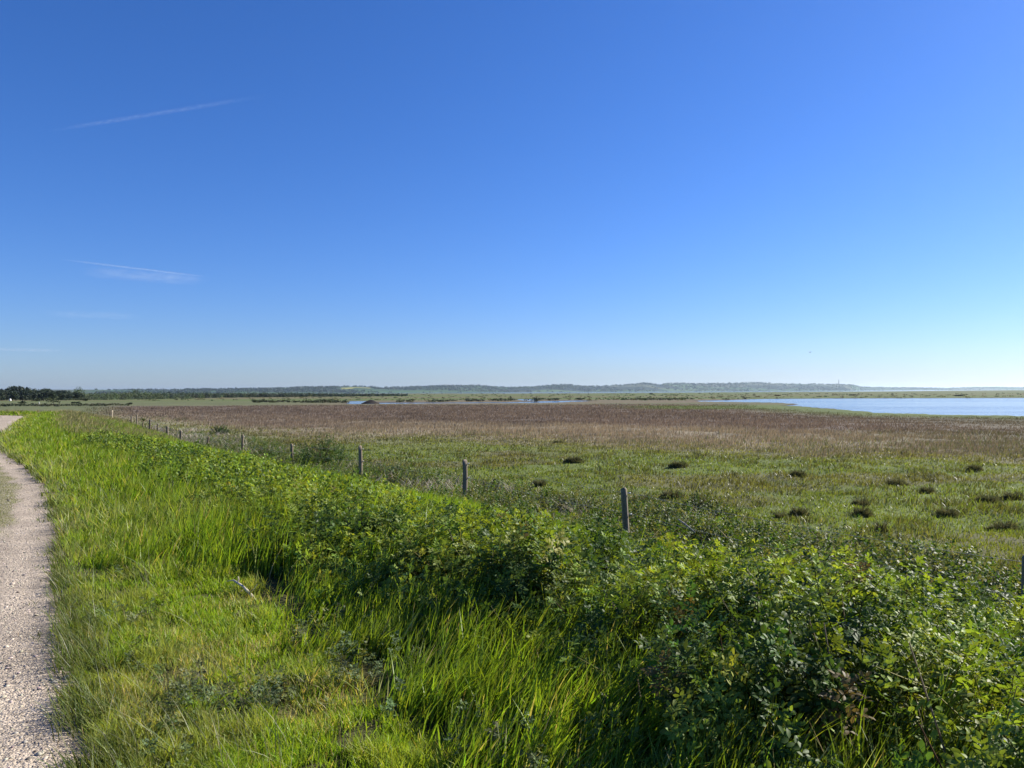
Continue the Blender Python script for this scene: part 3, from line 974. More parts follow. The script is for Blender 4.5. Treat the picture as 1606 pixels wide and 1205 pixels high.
def build_meadow():
    A = Acc()
    x, y = fan(600000, 6.5, 66, 60)
    s = sdist(x, y)
    rs = reed_start(x, y)
    den = sst(6.0, 7.2, s) * sst(10, -5, rs) * lerp(.45, 1, sst(.36, .55, fbm(x / .7, y / .7, 111)))
    x, y, rs = keep(den, x, y, rs); N = len(x)
    n = fbm(x / .9, y / .9, 112)
    tuft = sst(.53, .66, n)
    h = (.035 + .055 * rng.random(N)) * (.7 + .7 * fbm(x / 3, y / 3, 113)) + .12 * tuft * rng.random(N)
    near = sst(20, 12, y)[:, None]
    C = land_col(x, y) * (1 + rng.normal(0, .18, (N, 1))) * np.array([1.15, 1.2, 1.0])
    C = lerp(C, jit(N, (.150, .20, .030), .18, .06), near * .5)
    C = lerp(C, jit(N, (.17, .16, .075), .18, .05), ((rng.random(N) < .16))[:, None] * .8)
    C = lerp(C, jit(N, (.085, .080, .040), .2, .05), (tuft * .75 * (rng.random(N) < .7))[:, None])
    w = .0010 * np.hypot(x, y) + .0015
    V, f, c = blades(np.stack([x, y, height(x, y) - .005], -1), h, w, rng.normal(.2, 1.6, N), rng.uniform(.1, 1.0, N), 2, C, 1.6)
    A.add(V, f, c)
    o = A.build("meadow_grass", M_grass)
    tag(o, "short green grazing grass of the salt meadow beyond the fence", "meadow grass", kind="stuff")
build_meadow()

def build_belt():
    A = Acc()
    x, y = fan(620000, 22, 150, 60)
    rs = reed_start(x, y); sh = shore(x, y); s = sdist(x, y)
    den = sst(-12, 9, rs) * sst(-5, -11, sh) * sst(150, 132, y + .1 * x) * sst(6.5, 8, s) * sst(-.57, -.50, x / y)
    den *= lerp(.35, 1, sst(.35, .5, fbm(x / 2.2, y / 2.2, 121)))
    x, y, rs, sh = keep(den, x, y, rs, sh); N = len(x)
    C = land_col(x, y)
    C = C * np.array([1.25, 1.2, 1.2]) * (1 + rng.normal(0, .09, (N, 1)))
    pale = (rng.random(N) < .04 + .35 * sst(.52, .64, fbm(x / 6, y / 3.5, 122)) * sst(30, 10, rs))
    C = lerp(C, jit(N, (.27, .225, .16), .2, .04), pale[:, None] * .75)
    gr = rng.random(N) < .45 * sst(10 + 14 * sst(4, 18, x), -4, rs)
    C = lerp(C, jit(N, (.12, .15, .045), .2, .05), gr[:, None] * .8)
    h = (.10 + .22 * rng.random(N)) * lerp(.4, 1, sst(-8, 10, rs)) * (.6 + .7 * fbm(x / 3, y / 3, 123))
    h *= lerp(1, .5, sst(15, 35, x))
    w = .00055 * np.hypot(x, y) + .003
    V, f, c = blades(np.stack([x, y, height(x, y) - .01], -1), h, w, rng.normal(.1, 1.2, N), np.clip(rng.normal(.3, .2, N), 0, .9), 2, C, 1.6)
    A.add(V, f, c)
    o = A.build("reed_grass", M_dry)
    tag(o, "belt of reddish brown and tan dead reed grass across the salt meadow", "reed grass", kind="stuff")
build_belt()

# ------------------------------------------------------------------ fence posts and wires
POSTS = [  # x px, depth, top row, radius, tilt x, tilt y, colour, label
    (1606, 6.9, 871, .050, .01, .02, (0.160, 0.154, 0.141), "grey wooden fence post cut off by the right picture edge behind the roses"),
    (983, 11.7, 766, .050, .05, .0, (0.168, 0.162, 0.153), "stout weathered grey fence post leaning a little to the left, standing alone right of centre"),
    (728, 16.8, 722, .056, -.01, .0, (0.160, 0.154, 0.146), "thick square topped grey fence post near the picture centre"),
    (565, 21.2, 700, .052, .01, .0, (0.175, 0.162, 0.146), "grey fence post just right of the big dark green rose bush"),
    (458, 26.0, 696, .046, .02, .0, (0.184, 0.171, 0.150), "grey fence post just left of the big dark green rose bush"),
    (380, 30.0, 682, .045, .0, .0, (0.175, 0.162, 0.146), "slim upright fence post right of the thin leaning stake"),
    (322, 32.7, 684, .036, -.28, .1, (0.162, 0.141, 0.118), "thin dark stake tilted steeply to the left in the fence row"),
    (283, 36.0, 675, .056, .0, .0, (0.151, 0.141, 0.130), "short thick dark fence post in front of the pale litter"),
    (262, 39.0, 669, .056, -.02, .0, (0.151, 0.141, 0.130), "tall dark fence post left of the short thick one by the pale litter"),
    (247, 42.0, 664, .040, .0, .0, (0.174, 0.165, 0.141), "slender dark fence post between two thicker ones at the edge of the dry grass"),
    (235, 45.5, 658, .056, .0, .0, (0.139, 0.129, 0.118), "tall dark fence post at the right end of the dry grass"),
    (223, 49.0, 660, .034, -.16, .0, (0.174, 0.153, 0.130), "thin crooked stake with a dark tuft on its head, behind the dry grass"),
    (215, 53.0, 651, .050, .0, .0, (0.162, 0.153, 0.141), "tall dark post rising from the dry grass on the dike shoulder"),
    (206, 57.0, 652, .050, .0, .0, (0.174, 0.165, 0.153), "small distant dark post half hidden in dry grass"),
    (176, 68.0, 644, .050, .0, .0, (.45, .43, .38), "pale whitish post at the far end of the fence row"),
    (173, 72.0, 645, .060, .0, .0, (0.160, 0.146, 0.130), "grey post just left of the pale whitish one, last of the fence row"),
]
post_tops = []
def build_posts():
    for i, (px, d, ty, rad, tx, ty2, colr, lab) in enumerate(POSTS):
        X = (px - 803) / F_PX * d
        zt = float(top_z(px, ty, d))
        zb = float(height(np.array([X]), np.array([d]))[0])
        t = empty("fence_post", (X, d, zb), rng.uniform(0, 3))
        t.rotation_euler = (ty2, -tx * -1.0 if False else tx * -1.0, 0)
        H = zt - zb
        A = Acc()
        zs = np.array([-.12, .1, .35, .6, .85, .985, 1.0]) * H
        zs[0] = -.15
        wob = np.cumsum(rng.normal(0, .004, (7, 2)), 0)
        pts = np.stack([wob[:, 0], wob[:, 1], zs], -1)
        rr = rad * np.array([1.05, 1.03, 1.0, .98, .97, .95, .80])
        n = 14
        V, f = tube(pts, rr, n, True)
        a = rng.normal(0, .035, n)
        V[:-2] = pts.repeat(n, 0) + (V[:-2] - pts.repeat(n, 0)) * (1 + np.tile(a, 7))[:, None]
        colr = np.array(colr) * np.array([1.15, 1.0, .78])
        C = colr * (1 + np.tile(rng.normal(0, .18, n), 7))[:, None]
        C = np.concatenate([C, [np.array(colr) * 1.2, np.array(colr) * 1.3]])
        A.add(V, f, C)
        A.build("post_shaft", M_wood, t)
        if d < 48 and i != 6:
            for hz in (.92, .58):
                B = Acc()
                V, f = tube([[0, 0, 0], [.02, 0, 0], [.022, 0, 0], [.045, 0, 0]], [.006, .006, .013, .013], 8)
                B.add(V, f, np.array([.65, .65, .62]))
                o = B.build("insulator", M_plain, t)
                o.location = (rad * .92, 0, H * hz)
            post_tops.append((X + rad + .03, d, zb + H * .92, zb + H * .58))
        if i == 11:
            B = Acc()
            for k in range(60):
                p = np.array([[0, 0, H * .9]]); 
                V, f, c = blades(p, rng.uniform(.15, .32), .03, np.array([rng.uniform(0, 6.28)]), rng.uniform(.3, 1.1), 3, np.array([[.07, .09, .03]]))
                B.add(V, f, c)
            B.build("dry_tuft", M_grass, t)
        tag(t, lab, "fence post", "wooden posts of the meadow fence")
build_posts()

def build_wires():
    labs = ["upper thin wire strung between the fence posts near their heads", "lower thin wire strung between the fence posts at half height"]
    for k in range(2):
        A = Acc()
        for a, b in zip(post_tops[:-1], post_tops[1:]):
            t = np.linspace(0, 1, 8)
            p = np.stack([lerp(a[0], b[0], t), lerp(a[1], b[1], t), lerp(a[2 + k], b[2 + k], t) - .05 * 4 * t * (1 - t)], -1)
            V, f = tube(p, .0022, 4, True)
            A.add(V, f, np.array([.30, .30, .29]))
        tag(A.build("fence_wire", M_plain), labs[k], "fence wire", "wires of the meadow fence")
build_wires()

# ------------------------------------------------------------------ single shrubs and tussocks
def make_bush(name, x, y, w, h, n, colr, lab, cat="shrub", group=None, lod=2, sc=1.0, stem_col=(.09, .06, .04)):
    zb = float(height(np.array([x]), np.array([y]))[0])
    t = empty(name, (x, y, zb))
    A = Acc()
    u = rng.normal(0, 1, (n, 3)); u /= np.linalg.norm(u, axis=1, keepdims=True); u[:, 2] = np.abs(u[:, 2])
    rr = rng.random(n) ** .4
    lump = .75 + .5 * vnoise(u[:, 0] * 2.2 + x, u[:, 1] * 2.2 + u[:, 2] * 1.7 + y, 5)
    P = u * rr[:, None] * lump[:, None] * np.array([w / 2, w / 2, h])
    P[:, 2] = np.maximum(P[:, 2] - .15 * sc, 0)
    nrm = u + rng.normal(0, .5, (n, 3)) + np.array([0, 0, .5])
    M = rot_to(nrm, rng.uniform(0, 6.28, n)) * (rng.uniform(.7, 1.15, n) * sc)[:, None, None]
    C = jit(n, colr, .22, .08)
    kind = rng.integers(0, 6, n)
    for k in range(6):
        m = kind == k
        if m.any():
            V, f, c = instance(*SHOOTS[lod][k], M[m], P[m], C[m]); A.add(V, f, c)
    A.build("foliage", M_leaf, t)
    B = Acc()
    for k in range(9):
        a = rng.uniform(0, 6.28); l = rng.uniform(.2, .8) * w / 2
        V, f = tube([[0, 0, -.03], [math.cos(a) * l * .4, math.sin(a) * l * .4, h * .45], [math.cos(a) * l, math.sin(a) * l, h * rng.uniform(.7, 1.0)]], np.array([.014, .010, .005]) * sc, 5)
        B.add(V, f, np.array(stem_col))
    B.build("stems", M_wood, t)
    tag(t, lab, cat, group)
    return t

for (px, py, wpx, hpx, n, colr, lab) in [
    (508, 731, 98, 42, 420, (.055, .095, .028), "big dark green rose bush spreading between two fence posts"),
    (422, 722, 52, 20, 150, (.070, .105, .035), "low green rose bush on pale litter left of the big rose bush"),
    (346, 681, 26, 14, 160, (.045, .075, .025), "small round dark bush standing alone where green meadow meets brown reed grass"),
    (612, 752, 70, 24, 150, (.080, .100, .045), "straggly low rose bush on bleached stems right of the big rose bush"),
    (1085, 812, 120, 34, 170, (.065, .100, .030), "low green rose bush right of the stout leaning fence post"),
    (284, 661, 18, 6, 60, (.070, .080, .035), "flat brownish shrub at the brown reed edge above the fence row"),
    (880, 800, 90, 18, 90, (.085, .105, .045), "flattened grey green rose clump between the two nearest whole fence posts")]:
    x, y = back(px, py)
    make_bush("rose_bush", x, y, wpx * y / F_PX, hpx * y / F_PX, n, colr, lab, "bush", "separate bushes beyond the fence")

TUS = [  # px, py, width px, label
    (771, 760, 26, "dark tussock just right of the middle fence post"),
    (875, 695, 20, "small dark tussock on the green edge below the tan reed grass near picture centre"),
    (900, 728, 34, "long low dark tussock in mid meadow, above the gap between the two nearest whole posts"),
    (845, 762, 22, "small tussock in the meadow halfway between the middle post and the leaning stout post"),
    (1054, 782, 34, "broad dark tussock closest to the right of the leaning stout post"),
    (1092, 792, 26, "bushy dark tussock right of the broad one beside the leaning stout post"),
    (1008, 790, 40, "long dark tussock touching the leaning stout post from behind"),
    (1064, 733, 24, "dark tussock in mid meadow straight above the broad one by the stout post"),
    (1252, 750, 26, "dark twin tussock in mid meadow, upper one left of the big right-hand group"),
    (1254, 809, 28, "dark rounded tussock near the bright strip, larger of a close pair"),
    (1224, 813, 16, "small dark tussock, lesser of a close pair near the bright strip"),
    (1350, 792, 22, "dark pointed tussock above a spread one in the right half of the meadow"),
    (1352, 811, 30, "wide spread tussock below a pointed one in the right half of the meadow"),
    (1383, 837, 16, "lowest small round tussock by the bright grass, next to bare soil"),
    (1405, 759, 28, "grey brown tussock high on the right meadow, left of a darker one"),
    (1454, 772, 26, "dark brown tussock right of a grey brown one high on the right meadow"),
    (1484, 806, 36, "largest dark brown tussock in the right part of the meadow"),
    (1576, 826, 36, "big dark mound-like tussock nearest the right picture edge"),
    (1548, 786, 34, "double headed dark tussock above the mound-like one near the right edge"),
    (1590, 779, 26, "dark tussock cut close to the right picture edge, beside the double headed one"),
    (1528, 738, 20, "small faint tussock farthest back on the right meadow"),
    (1500, 893, 50, "scruffy dark clump of dead stems below the bright strip left of the cut-off post"),
]
for (px, py, wpx, lab) in TUS:
    x, y = back(px, py)
    w = wpx * y / F_PX * .9
    zb = float(height(np.array([x]), np.array([y]))[0])
    N = int(700 * min(2.0, w / .4))
    w *= rng.uniform(.8, 1.1)
    P = np.stack([rng.normal(0, .27 * w, N), rng.normal(0, .17 * w, N), np.full(N, -.01)], -1)
    for k in range(3):
        m = rng.random(N) < .18
        P[m, 0] += rng.normal(0, .35 * w); P[m, 1] += rng.normal(0, .3 * w)
    r = np.hypot(P[:, 0], P[:, 1] * 1.5); a = np.arctan2(P[:, 1], P[:, 0])
    h = (.06 + .17 * rng.random(N)) * np.exp(-(r / (w * .55)) ** 2) + .04
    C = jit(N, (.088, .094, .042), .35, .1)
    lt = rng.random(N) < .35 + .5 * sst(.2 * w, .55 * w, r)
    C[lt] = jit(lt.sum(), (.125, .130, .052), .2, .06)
    P[:, 0] = np.clip(P[:, 0], -.62 * w, .62 * w); P[:, 1] = np.clip(P[:, 1], -.42 * w, .42 * w)
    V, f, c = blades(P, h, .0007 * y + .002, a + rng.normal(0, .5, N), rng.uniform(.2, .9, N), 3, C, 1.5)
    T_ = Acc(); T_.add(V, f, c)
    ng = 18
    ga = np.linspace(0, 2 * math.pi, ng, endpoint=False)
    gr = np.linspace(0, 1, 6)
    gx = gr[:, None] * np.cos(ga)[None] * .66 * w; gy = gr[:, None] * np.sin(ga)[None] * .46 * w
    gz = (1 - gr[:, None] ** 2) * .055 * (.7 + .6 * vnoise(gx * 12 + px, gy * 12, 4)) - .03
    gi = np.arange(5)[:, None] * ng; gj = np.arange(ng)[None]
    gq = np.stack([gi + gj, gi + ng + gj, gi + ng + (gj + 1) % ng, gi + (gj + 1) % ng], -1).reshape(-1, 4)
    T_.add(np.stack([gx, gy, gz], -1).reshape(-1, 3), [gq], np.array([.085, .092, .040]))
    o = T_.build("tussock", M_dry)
    o.location = (x, y, zb)
    tag(o, lab, "tussock", "dark sedge tussocks in the green meadow")

# ------------------------------------------------------------------ dead branches
def branch(name, base, pts, rads, twigs, colr, lab):
    t = empty(name, base)
    A = Acc(); V, f = tube(pts, rads, 7); A.add(V, f, np.array(colr) * (1 + rng.normal(0, .08, (len(V), 1)))); A.build("limb", M_wood, t)
    for (p, r) in twigs:
        A = Acc(); V, f = tube(p, r, 5); A.add(V, f, np.array(colr) * .95); A.build("twig", M_wood, t)
    tag(t, lab, "dead branch")
def bz(px, py, d):
    a, b = ray(px, py)
    return np.array([a * d, d, EYE + b * d])
b0 = bz(403, 945, 6.0)
L = lambda px, py, d: bz(px, py, d) - b0
branch("dead_branch", tuple(b0), [L(418, 962, 5.95), L(403, 945, 6.0), L(390, 929, 6.05), L(380, 919, 6.08), L(366, 910, 6.12)], [.011, .013, .012, .009, .007],
       [([L(373, 914, 6.1), L(374, 909, 6.1), L(373.5, 905, 6.08)], [.006, .006, .005]), ([L(367, 910, 6.12), L(361, 911, 6.15), L(356, 912, 6.2)], [.005, .004, .002]),
        ([L(392, 930, 6.05), L(398, 924, 6.0), L(403, 917, 5.95)], [.004, .003, .002]), ([L(380, 926, 6.1), L(370, 935, 6.1), L(362, 946, 6.05)], [.005, .004, .004])],
       (.48, .42, .34), "pale bleached forked branch lying at the edge of the long grass")
b0 = bz(1078, 824, 10.6)
branch("dead_branch", tuple(b0), [L(1064, 815, 10.7), L(1074, 822, 10.6), L(1090, 835, 10.4)], [.011, .012, .008],
       [([L(1074, 822, 10.6), L(1079, 817, 10.6)], [.008, .004])], (.32, .29, .25), "short pale driftwood stick in the scrub right of the stout leaning post")
# stones near the end of the path
def stone(px, py, r, colr, lab):
    x, y = back(px, py, 0.0)
    zb = float(height(np.array([x]), np.array([y]))[0])
    th = np.linspace(0, math.pi, 9); ph = np.linspace(0, 2 * math.pi, 13)[:-1]
    u = np.stack([np.sin(th)[:, None] * np.cos(ph)[None], np.sin(th)[:, None] * np.sin(ph)[None], np.cos(th)[:, None] * np.ones(12)[None]], -1)
    V = (u * (1 + .25 * (vnoise(u[..., 0] * 2 + px, u[..., 1] * 2 + u[..., 2] * 2, 3) - .5))[..., None] * np.array([r, r * .8, r * .6])).reshape(-1, 3)
    i = np.arange(8)[:, None] * 12; j = np.arange(12)[None]
    q = np.stack([i + j, i + 12 + j, i + 12 + (j + 1) % 12, i + (j + 1) % 12], -1).reshape(-1, 4)
    o = mesh_np("boulder", V, [q], M_plain, np.tile(np.array(colr), (len(V), 1)), smooth=True)
    o.location = (x, y, zb + r * .3)
    tag(o, lab, "boulder")
stone(24, 649.5, .13, (.55, .52, .47), "pale boulder beside the bend of the gravel path")

# ------------------------------------------------------------------ trees and far things
def crown_mesh(n, w, h, size, r, pine=False):
    """leaf clumps through several lobes; base of the crown at z=0"""
    A = Acc()
    nl = 10
    lob = np.stack([r.normal(0, .26 * w, nl), r.normal(0, .26 * w, nl), r.uniform(.12, .8, nl) * h], -1)
    lr = r.uniform(.24, .38, nl)
    k = r.integers(0, nl, n)
    u = r.normal(0, 1, (n, 3)); u /= np.linalg.norm(u, axis=1, keepdims=True)
    P = lob[k] + u * (r.random(n) ** .35 * lr[k])[:, None] * np.array([w, w, h * .85])
    P[:, 2] = np.clip(P[:, 2], 0, h)
    q = np.array([[-.5, -.3, 0], [.5, -.25, .06], [.45, .35, 0], [-.4, .3, -.06]])
    M = rot_to(u + r.normal(0, .7, (n, 3)), r.uniform(0, 6.28, n)) * (size * r.uniform(.6, 1.3, n))[:, None, None]
    C = np.ones((n, 3)) * (1 + r.normal(0, .2, (n, 1)))
    V, f, c = instance(q, [np.array([[0, 1, 2, 3]])], np.ones((4, 3)), M, P, C)
    return V, f, c

TR = np.random.default_rng(11)
def make_tree(name, w, h, trunk_h, colr, n=420, size=.28, lean=0.0):
    t = empty(name, (0, 0, 0))
    V, f, c = crown_mesh(n, w, h - trunk_h, size, TR)
    V = V + np.array([lean, 0, trunk_h])
    mesh_np("crown", V, f, M_tree, np.clip(c * np.array(colr), .003, .9), t)
    A = Acc()
    V, f = tube([[0, 0, -.2], [lean * .4, 0, trunk_h * .7], [lean, 0, trunk_h + (h - trunk_h) * .5]], [.035 * h, .028 * h, .012 * h], 7)
    A.add(V, f, np.array([.09, .07, .055]))
    for k in range(4):
        a = TR.uniform(0, 6.28)
        V, f = tube([[lean * .5, 0, trunk_h * .85], [lean * .8 + math.cos(a) * w * .2, math.sin(a) * w * .2, trunk_h + (h - trunk_h) * .35], [lean + math.cos(a) * w * .35, math.sin(a) * w * .35, trunk_h + (h - trunk_h) * .6]], [.015 * h, .011 * h, .005 * h], 5)
        A.add(V, f, np.array([.09, .07, .055]))
    A.build("trunk", M_wood, t)
    return t

def put(t, px, d, scale=1.0, dz=0.0, rz=None):
    x = (px - 803) / F_PX * d
    zb = float(height(np.array([x]), np.array([float(d)]))[0])
    t.location = (x, d, zb + dz)
    s = scale
    t.scale = (s * TR.uniform(.9, 1.15), s * TR.uniform(.9, 1.15), s)
    t.rotation_euler = (0, 0, TR.uniform(0, 6.28) if rz is None else rz)
    return t

PINE = (.030, .046, .024)
pines = [make_tree("pine_tree", 3.6, 4.0, .25, PINE, 800, .42), make_tree("pine_tree", 3.2, 4.0, .35, (.034, .050, .026), 800, .42), make_tree("pine_tree", 4.0, 4.0, .2, (.028, .042, .024), 800, .42)]
used = set()
def pine(px, d, top, lab, grp):
    k = TR.integers(0, 3)
    if k in used: t = copy_tree(pines[k])
    else: t = pines[k]; used.add(k)
    zt = float(top_z(px, top, d))
    put(t, px, d, (zt + .85) / 3.95)
    tag(t, lab, "pine tree", grp)
for (px, top, lab) in [(22, 605.8, "tallest dark pine crown of the far left wood"), (31, 607.0, "dark pine just right of the tallest crown in the far left wood"), (73, 608.6, "dark pine with a small pointed head right of the white hut"), (44, 608.6, "broad dark pine between the tallest crown and the pointed one"), (12, 609.5, "dark pine above the white hut at the wood edge")]:
    pine(px, 345, top, lab, "pines of the far left wood")
for px in np.arange(-48, 112, 8.0):
    if min(abs(px - q) for q in (22, 31, 73, 44, 12)) < 5: continue
    pine(px + TR.uniform(-2, 2), 335 + TR.uniform(-15, 20), 611.2 + TR.uniform(-1.4, 1.0) + (1.6 if px > 60 else 0), "dark pine in the closed upper row of the far left wood", "closed upper row of pines at the far left")
for px in np.arange(-46, 128, 8.0):
    pine(px + TR.uniform(-3, 3), 290 + TR.uniform(-12, 12), 615.0 + TR.uniform(-2.0, 1.6), "low dark pine in the front row of the far left wood", "front row of low pines at the far left")

dec = make_tree("deciduous_tree", 5.2, 4.6, .8, (.075, .105, .045), 420, .30)
put(dec, 122, 330, 1.0); dec.scale = (1, 1, (float(top_z(118, 607.2, 330)) + .85) / 4.6)
tag(dec, "pale grey green round tree standing higher than the wood, right of the pines", "tree", "pale leafy trees of the wood edge")
d2 = copy_tree(dec); put(d2, 211, 370, 1.0); d2.scale = (.8, .8, (float(top_z(211, 610.2, 370)) + .85) / 4.6)
tag(d2, "pale green tree topping the lighter stretch of wood at left", "tree", "pale leafy trees of the wood edge")
wt = make_tree("windswept_tree", 3.2, 2.0, .75, (.060, .075, .032), 300, .22, -.75)
put(wt, 86, 152, 1.0, rz=0.0); wt.scale = (.85, .85, 1.0)
tag(wt, "small windswept tree leaning left over a short trunk in front of the pine wood", "tree")

bush_defs = [(28, 636.6, 30, 5.5, "long dark shrub on the field edge left of the windswept tree"), (36, 633.0, 12, 4.5, "small dark shrub behind the long one at far left"),
             (55, 629.5, 14, 5, "rounded dark shrub at the wood foot above the long shrub"), (114, 633.2, 6, 3.0, "left one of two tiny dark shrubs on the pale field"),
             (122, 633.0, 6, 3.2, "right one of two tiny dark shrubs on the pale field"), (134, 629.2, 10, 5, "dark shrub at the wood foot above two tiny shrubs"),
             (203, 634.6, 9, 3.2, "small dark shrub on the dark line beyond the fence end"), (505, 631.8, 24, 6, "rounded green shrub on the creek bank left of the dark mound"),
             (400, 631.5, 10, 5, "dark upright shrub at the start of the creek bank"), (488, 632.0, 14, 4.5, "dark shrub beside the rounded green one on the creek bank"),
             (842, 629.6, 20, 7, "blackish shrub between two pale pools in the middle distance"), (872, 628.0, 12, 4, "small dark shrub behind the pale blue pool"),
             (908, 627.2, 10, 3.4, "tiny dark shrub right of the pale blue pool"), (1022, 618.9, 6, 1.8, "tiny dark speck of shrub on the green marsh left of the lagoon"),
             (1220, 621.0, 8, 2.0, "low dark shrub on the marsh above the left end of the lagoon"), (1338, 620.6, 9, 2.0, "low dark shrub on the marsh straight above the lagoon middle"),
             (1504, 621.6, 10, 2.6, "dark flat shrub on the far lagoon bank at right")]
for (px, py, wpx, hpx, lab) in bush_defs:
    x, d = back(px, py, ZM)
    t = empty("shrub", (x, d, ZM - .05))
    V, f, c = crown_mesh(160, wpx / F_PX * d * .85, hpx / F_PX * d, max(.12, d / 700), TR)
    mesh_np("foliage", V, f, M_tree, np.clip(c * np.array((.038, .050, .022)), .003, .9), t)
    A = Acc()
    for k in range(4):
        a = TR.uniform(0, 6.28); q = wpx / F_PX * d * .25
        V, f = tube([[0, 0, -.1], [math.cos(a) * q, math.sin(a) * q, hpx / F_PX * d * .7]], [.03, .012], 5); A.add(V, f, np.array([.07, .055, .04]))
    A.build("stems", M_wood, t)
    tag(t, lab, "shrub", "scattered shrubs of the marsh and field")

def build_mound():
    x, d = back(581, 633.2, ZM)
    w = 30 / F_PX * d; h = 6.2 / F_PX * d
    n, m = 28, 14
    a = np.linspace(0, 2 * math.pi, n, endpoint=False); r = np.linspace(0, 1, m)
    rx = r[:, None] * np.cos(a)[None]; ry = r[:, None] * np.sin(a)[None]
    z = h * (1 - r[:, None] ** 1.6) * (.85 + .3 * vnoise(rx * 3, ry * 3, 7)) - .05
    V = np.stack([rx * w / 2, ry * w / 2, z], -1).reshape(-1, 3)
    i = np.arange(m - 1)[:, None] * n; j = np.arange(n)[None]
    q = np.stack([i + j, i + n + j, i + n + (j + 1) % n, i + (j + 1) % n], -1).reshape(-1, 4)
    C = np.array([.030, .026, .024]) * (.7 + .6 * vnoise(V[:, 0] * 3, V[:, 1] * 3, 9))[:, None]
    o = mesh_np("peat_mound", V, [q], M_ground, C, smooth=True)
    o.location = (x, d, ZM)
    tag(o, "dark humped mound beside a pale pool in the middle distance", "mound")
build_mound()

def build_hut():
    px, d = 16, 262
    x = (px - 803) / F_PX * d
    zb = float(height(np.array([x]), np.array([float(d)]))[0])
    t = empty("white_hut", (x, d, zb), .5)
    w, l, h = .62, .8, .62
    bx = lambda x0, x1, y0, y1, z0, z1: (np.array([[x0, y0, z0], [x1, y0, z0], [x1, y1, z0], [x0, y1, z0], [x0, y0, z1], [x1, y0, z1], [x1, y1, z1], [x0, y1, z1]]), [np.array([[0, 3, 2, 1], [4, 5, 6, 7], [0, 1, 5, 4], [1, 2, 6, 5], [2, 3, 7, 6], [3, 0, 4, 7]])])
    A = Acc(); V, f = bx(-w / 2, w / 2, -l / 2, l / 2, -.1, h); A.add(V, f, np.array([.8, .8, .78])); A.build("wall", M_plain, t)
    rf = np.array([[-w / 2 - .06, -l / 2 - .06, h + .003], [w / 2 + .06, -l / 2 - .06, h + .003], [w / 2 + .06, l / 2 + .06, h + .003], [-w / 2 - .06, l / 2 + .06, h + .003], [0, -l / 2 - .06, h + .32], [0, l / 2 + .06, h + .32]])
    A = Acc(); A.add(rf, [np.array([[0, 3, 2, 1], [0, 4, 5, 3], [1, 2, 5, 4]]), np.array([[0, 1, 4], [2, 3, 5]])], np.array([.55, .53, .50])); A.build("roof", M_plain, t)
    A = Acc(); V, f = bx(-.12, .12, -l / 2 - .012, -l / 2 - .002, 0, .45); A.add(V, f, np.array([.25, .24, .22])); A.build("door", M_plain, t)
    tag(t, "tiny white hut at the foot of the pine wood at the far left", "hut")
build_hut()

def pole_thing(name, px, d, ytop, rad, colr, lab, cat):
    x = (px - 803) / F_PX * d
    zb = float(height(np.array([x]), np.array([float(d)]))[0])
    zt = float(top_z(px, ytop, d))
    A = Acc(); H = zt - zb
    V, f = tube([[0, 0, -.2], [0, 0, H * .5], [0, 0, H * .97], [0, 0, H]], [rad * 1.1, rad, rad * .95, rad * .7], 9)
    A.add(V, f, np.array(colr)); o = A.build(name, M_plain); o.location = (x, d, zb)
    tag(o, lab, cat)
pole_thing("marker_post", 61.5, 160, 630.5, .06, (.6, .58, .54), "small whitish marker post on the field edge between the long shrub and the windswept tree", "marker post")

def build_mast():
    px, d = 1315.5, 5350.0
    u = (px - 803) / F_PX
    zb = float(hill_height(np.array([u]), np.array([d]))[0])
    zt = float(top_z(px, 594.8, d))
    t = empty("radio_mast", (u * d, d, zb))
    H = zt - zb
    A = Acc()
    for k in range(3):
        a = k * 2.094
        V, f = tube([[3 * math.cos(a), 3 * math.sin(a), -5], [1.4 * math.cos(a), 1.4 * math.sin(a), H * .8]], [.9, .8], 6); A.add(V, f, np.array([.22, .22, .24]))
        for z in np.linspace(0, H * .78, 14):
            q0 = lerp(3, 1.4, z / (H * .8)); a2 = (k + 1) * 2.094; z2 = z + H * .05; q1 = lerp(3, 1.4, z2 / (H * .8))
            V, f = tube([[q0 * math.cos(a), q0 * math.sin(a), z], [q1 * math.cos(a2), q1 * math.sin(a2), z2]], .45, 4); A.add(V, f, np.array([.22, .22, .24]))
    A.build("lattice_tower", M_plain, t)
    A = Acc(); V, f = tube([[0, 0, H * .8], [0, 0, H]], [1.3, .9], 8); A.add(V, f, np.array([.75, .74, .72])); A.build("antenna", M_plain, t)
    tag(t, "thin radio mast with a pale top standing on the hill across the fjord", "radio mast")
build_mast()

def build_bird():
    d = 170.0
    p = bz(1270, 553.5, d)
    t = empty("bird", tuple(p))
    A = Acc()
    V, f = tube([[-.22, 0, 0], [-.14, 0, .01], [0, 0, .02], [.12, 0, .03], [.18, 0, .045], [.23, 0, .035]], [.01, .04, .06, .045, .03, .006], 8)
    for sg in (-1, 1):
        wv = np.array([[.08, 0, .03], [-.08, 0, .03], [.10, sg * .22, .20], [-.06, sg * .24, .20], [.02, sg * .30, .42], [-.10, sg * .32, .40]])
        n0 = len(V)
        wv2 = np.concatenate([wv, wv - np.array([0, 0, .012])])
        V = np.concatenate([V, wv2])
        wf = np.array([[0, 1, 3, 2], [2, 3, 5, 4], [6, 8, 9, 7], [8, 10, 11, 9], [0, 2, 8, 6], [2, 4, 10, 8], [1, 7, 9, 3], [3, 9, 11, 5], [4, 5, 11, 10]])
        f[0] = np.concatenate([f[0], wf + n0])
    A.add(V, f, np.array([.16, .16, .17]))
    o = A.build("body", M_plain, t)
    t.rotation_euler = (.1, .2, .7)
    tag(t, "small dark bird with raised wings flying above the fjord", "bird")
build_bird()

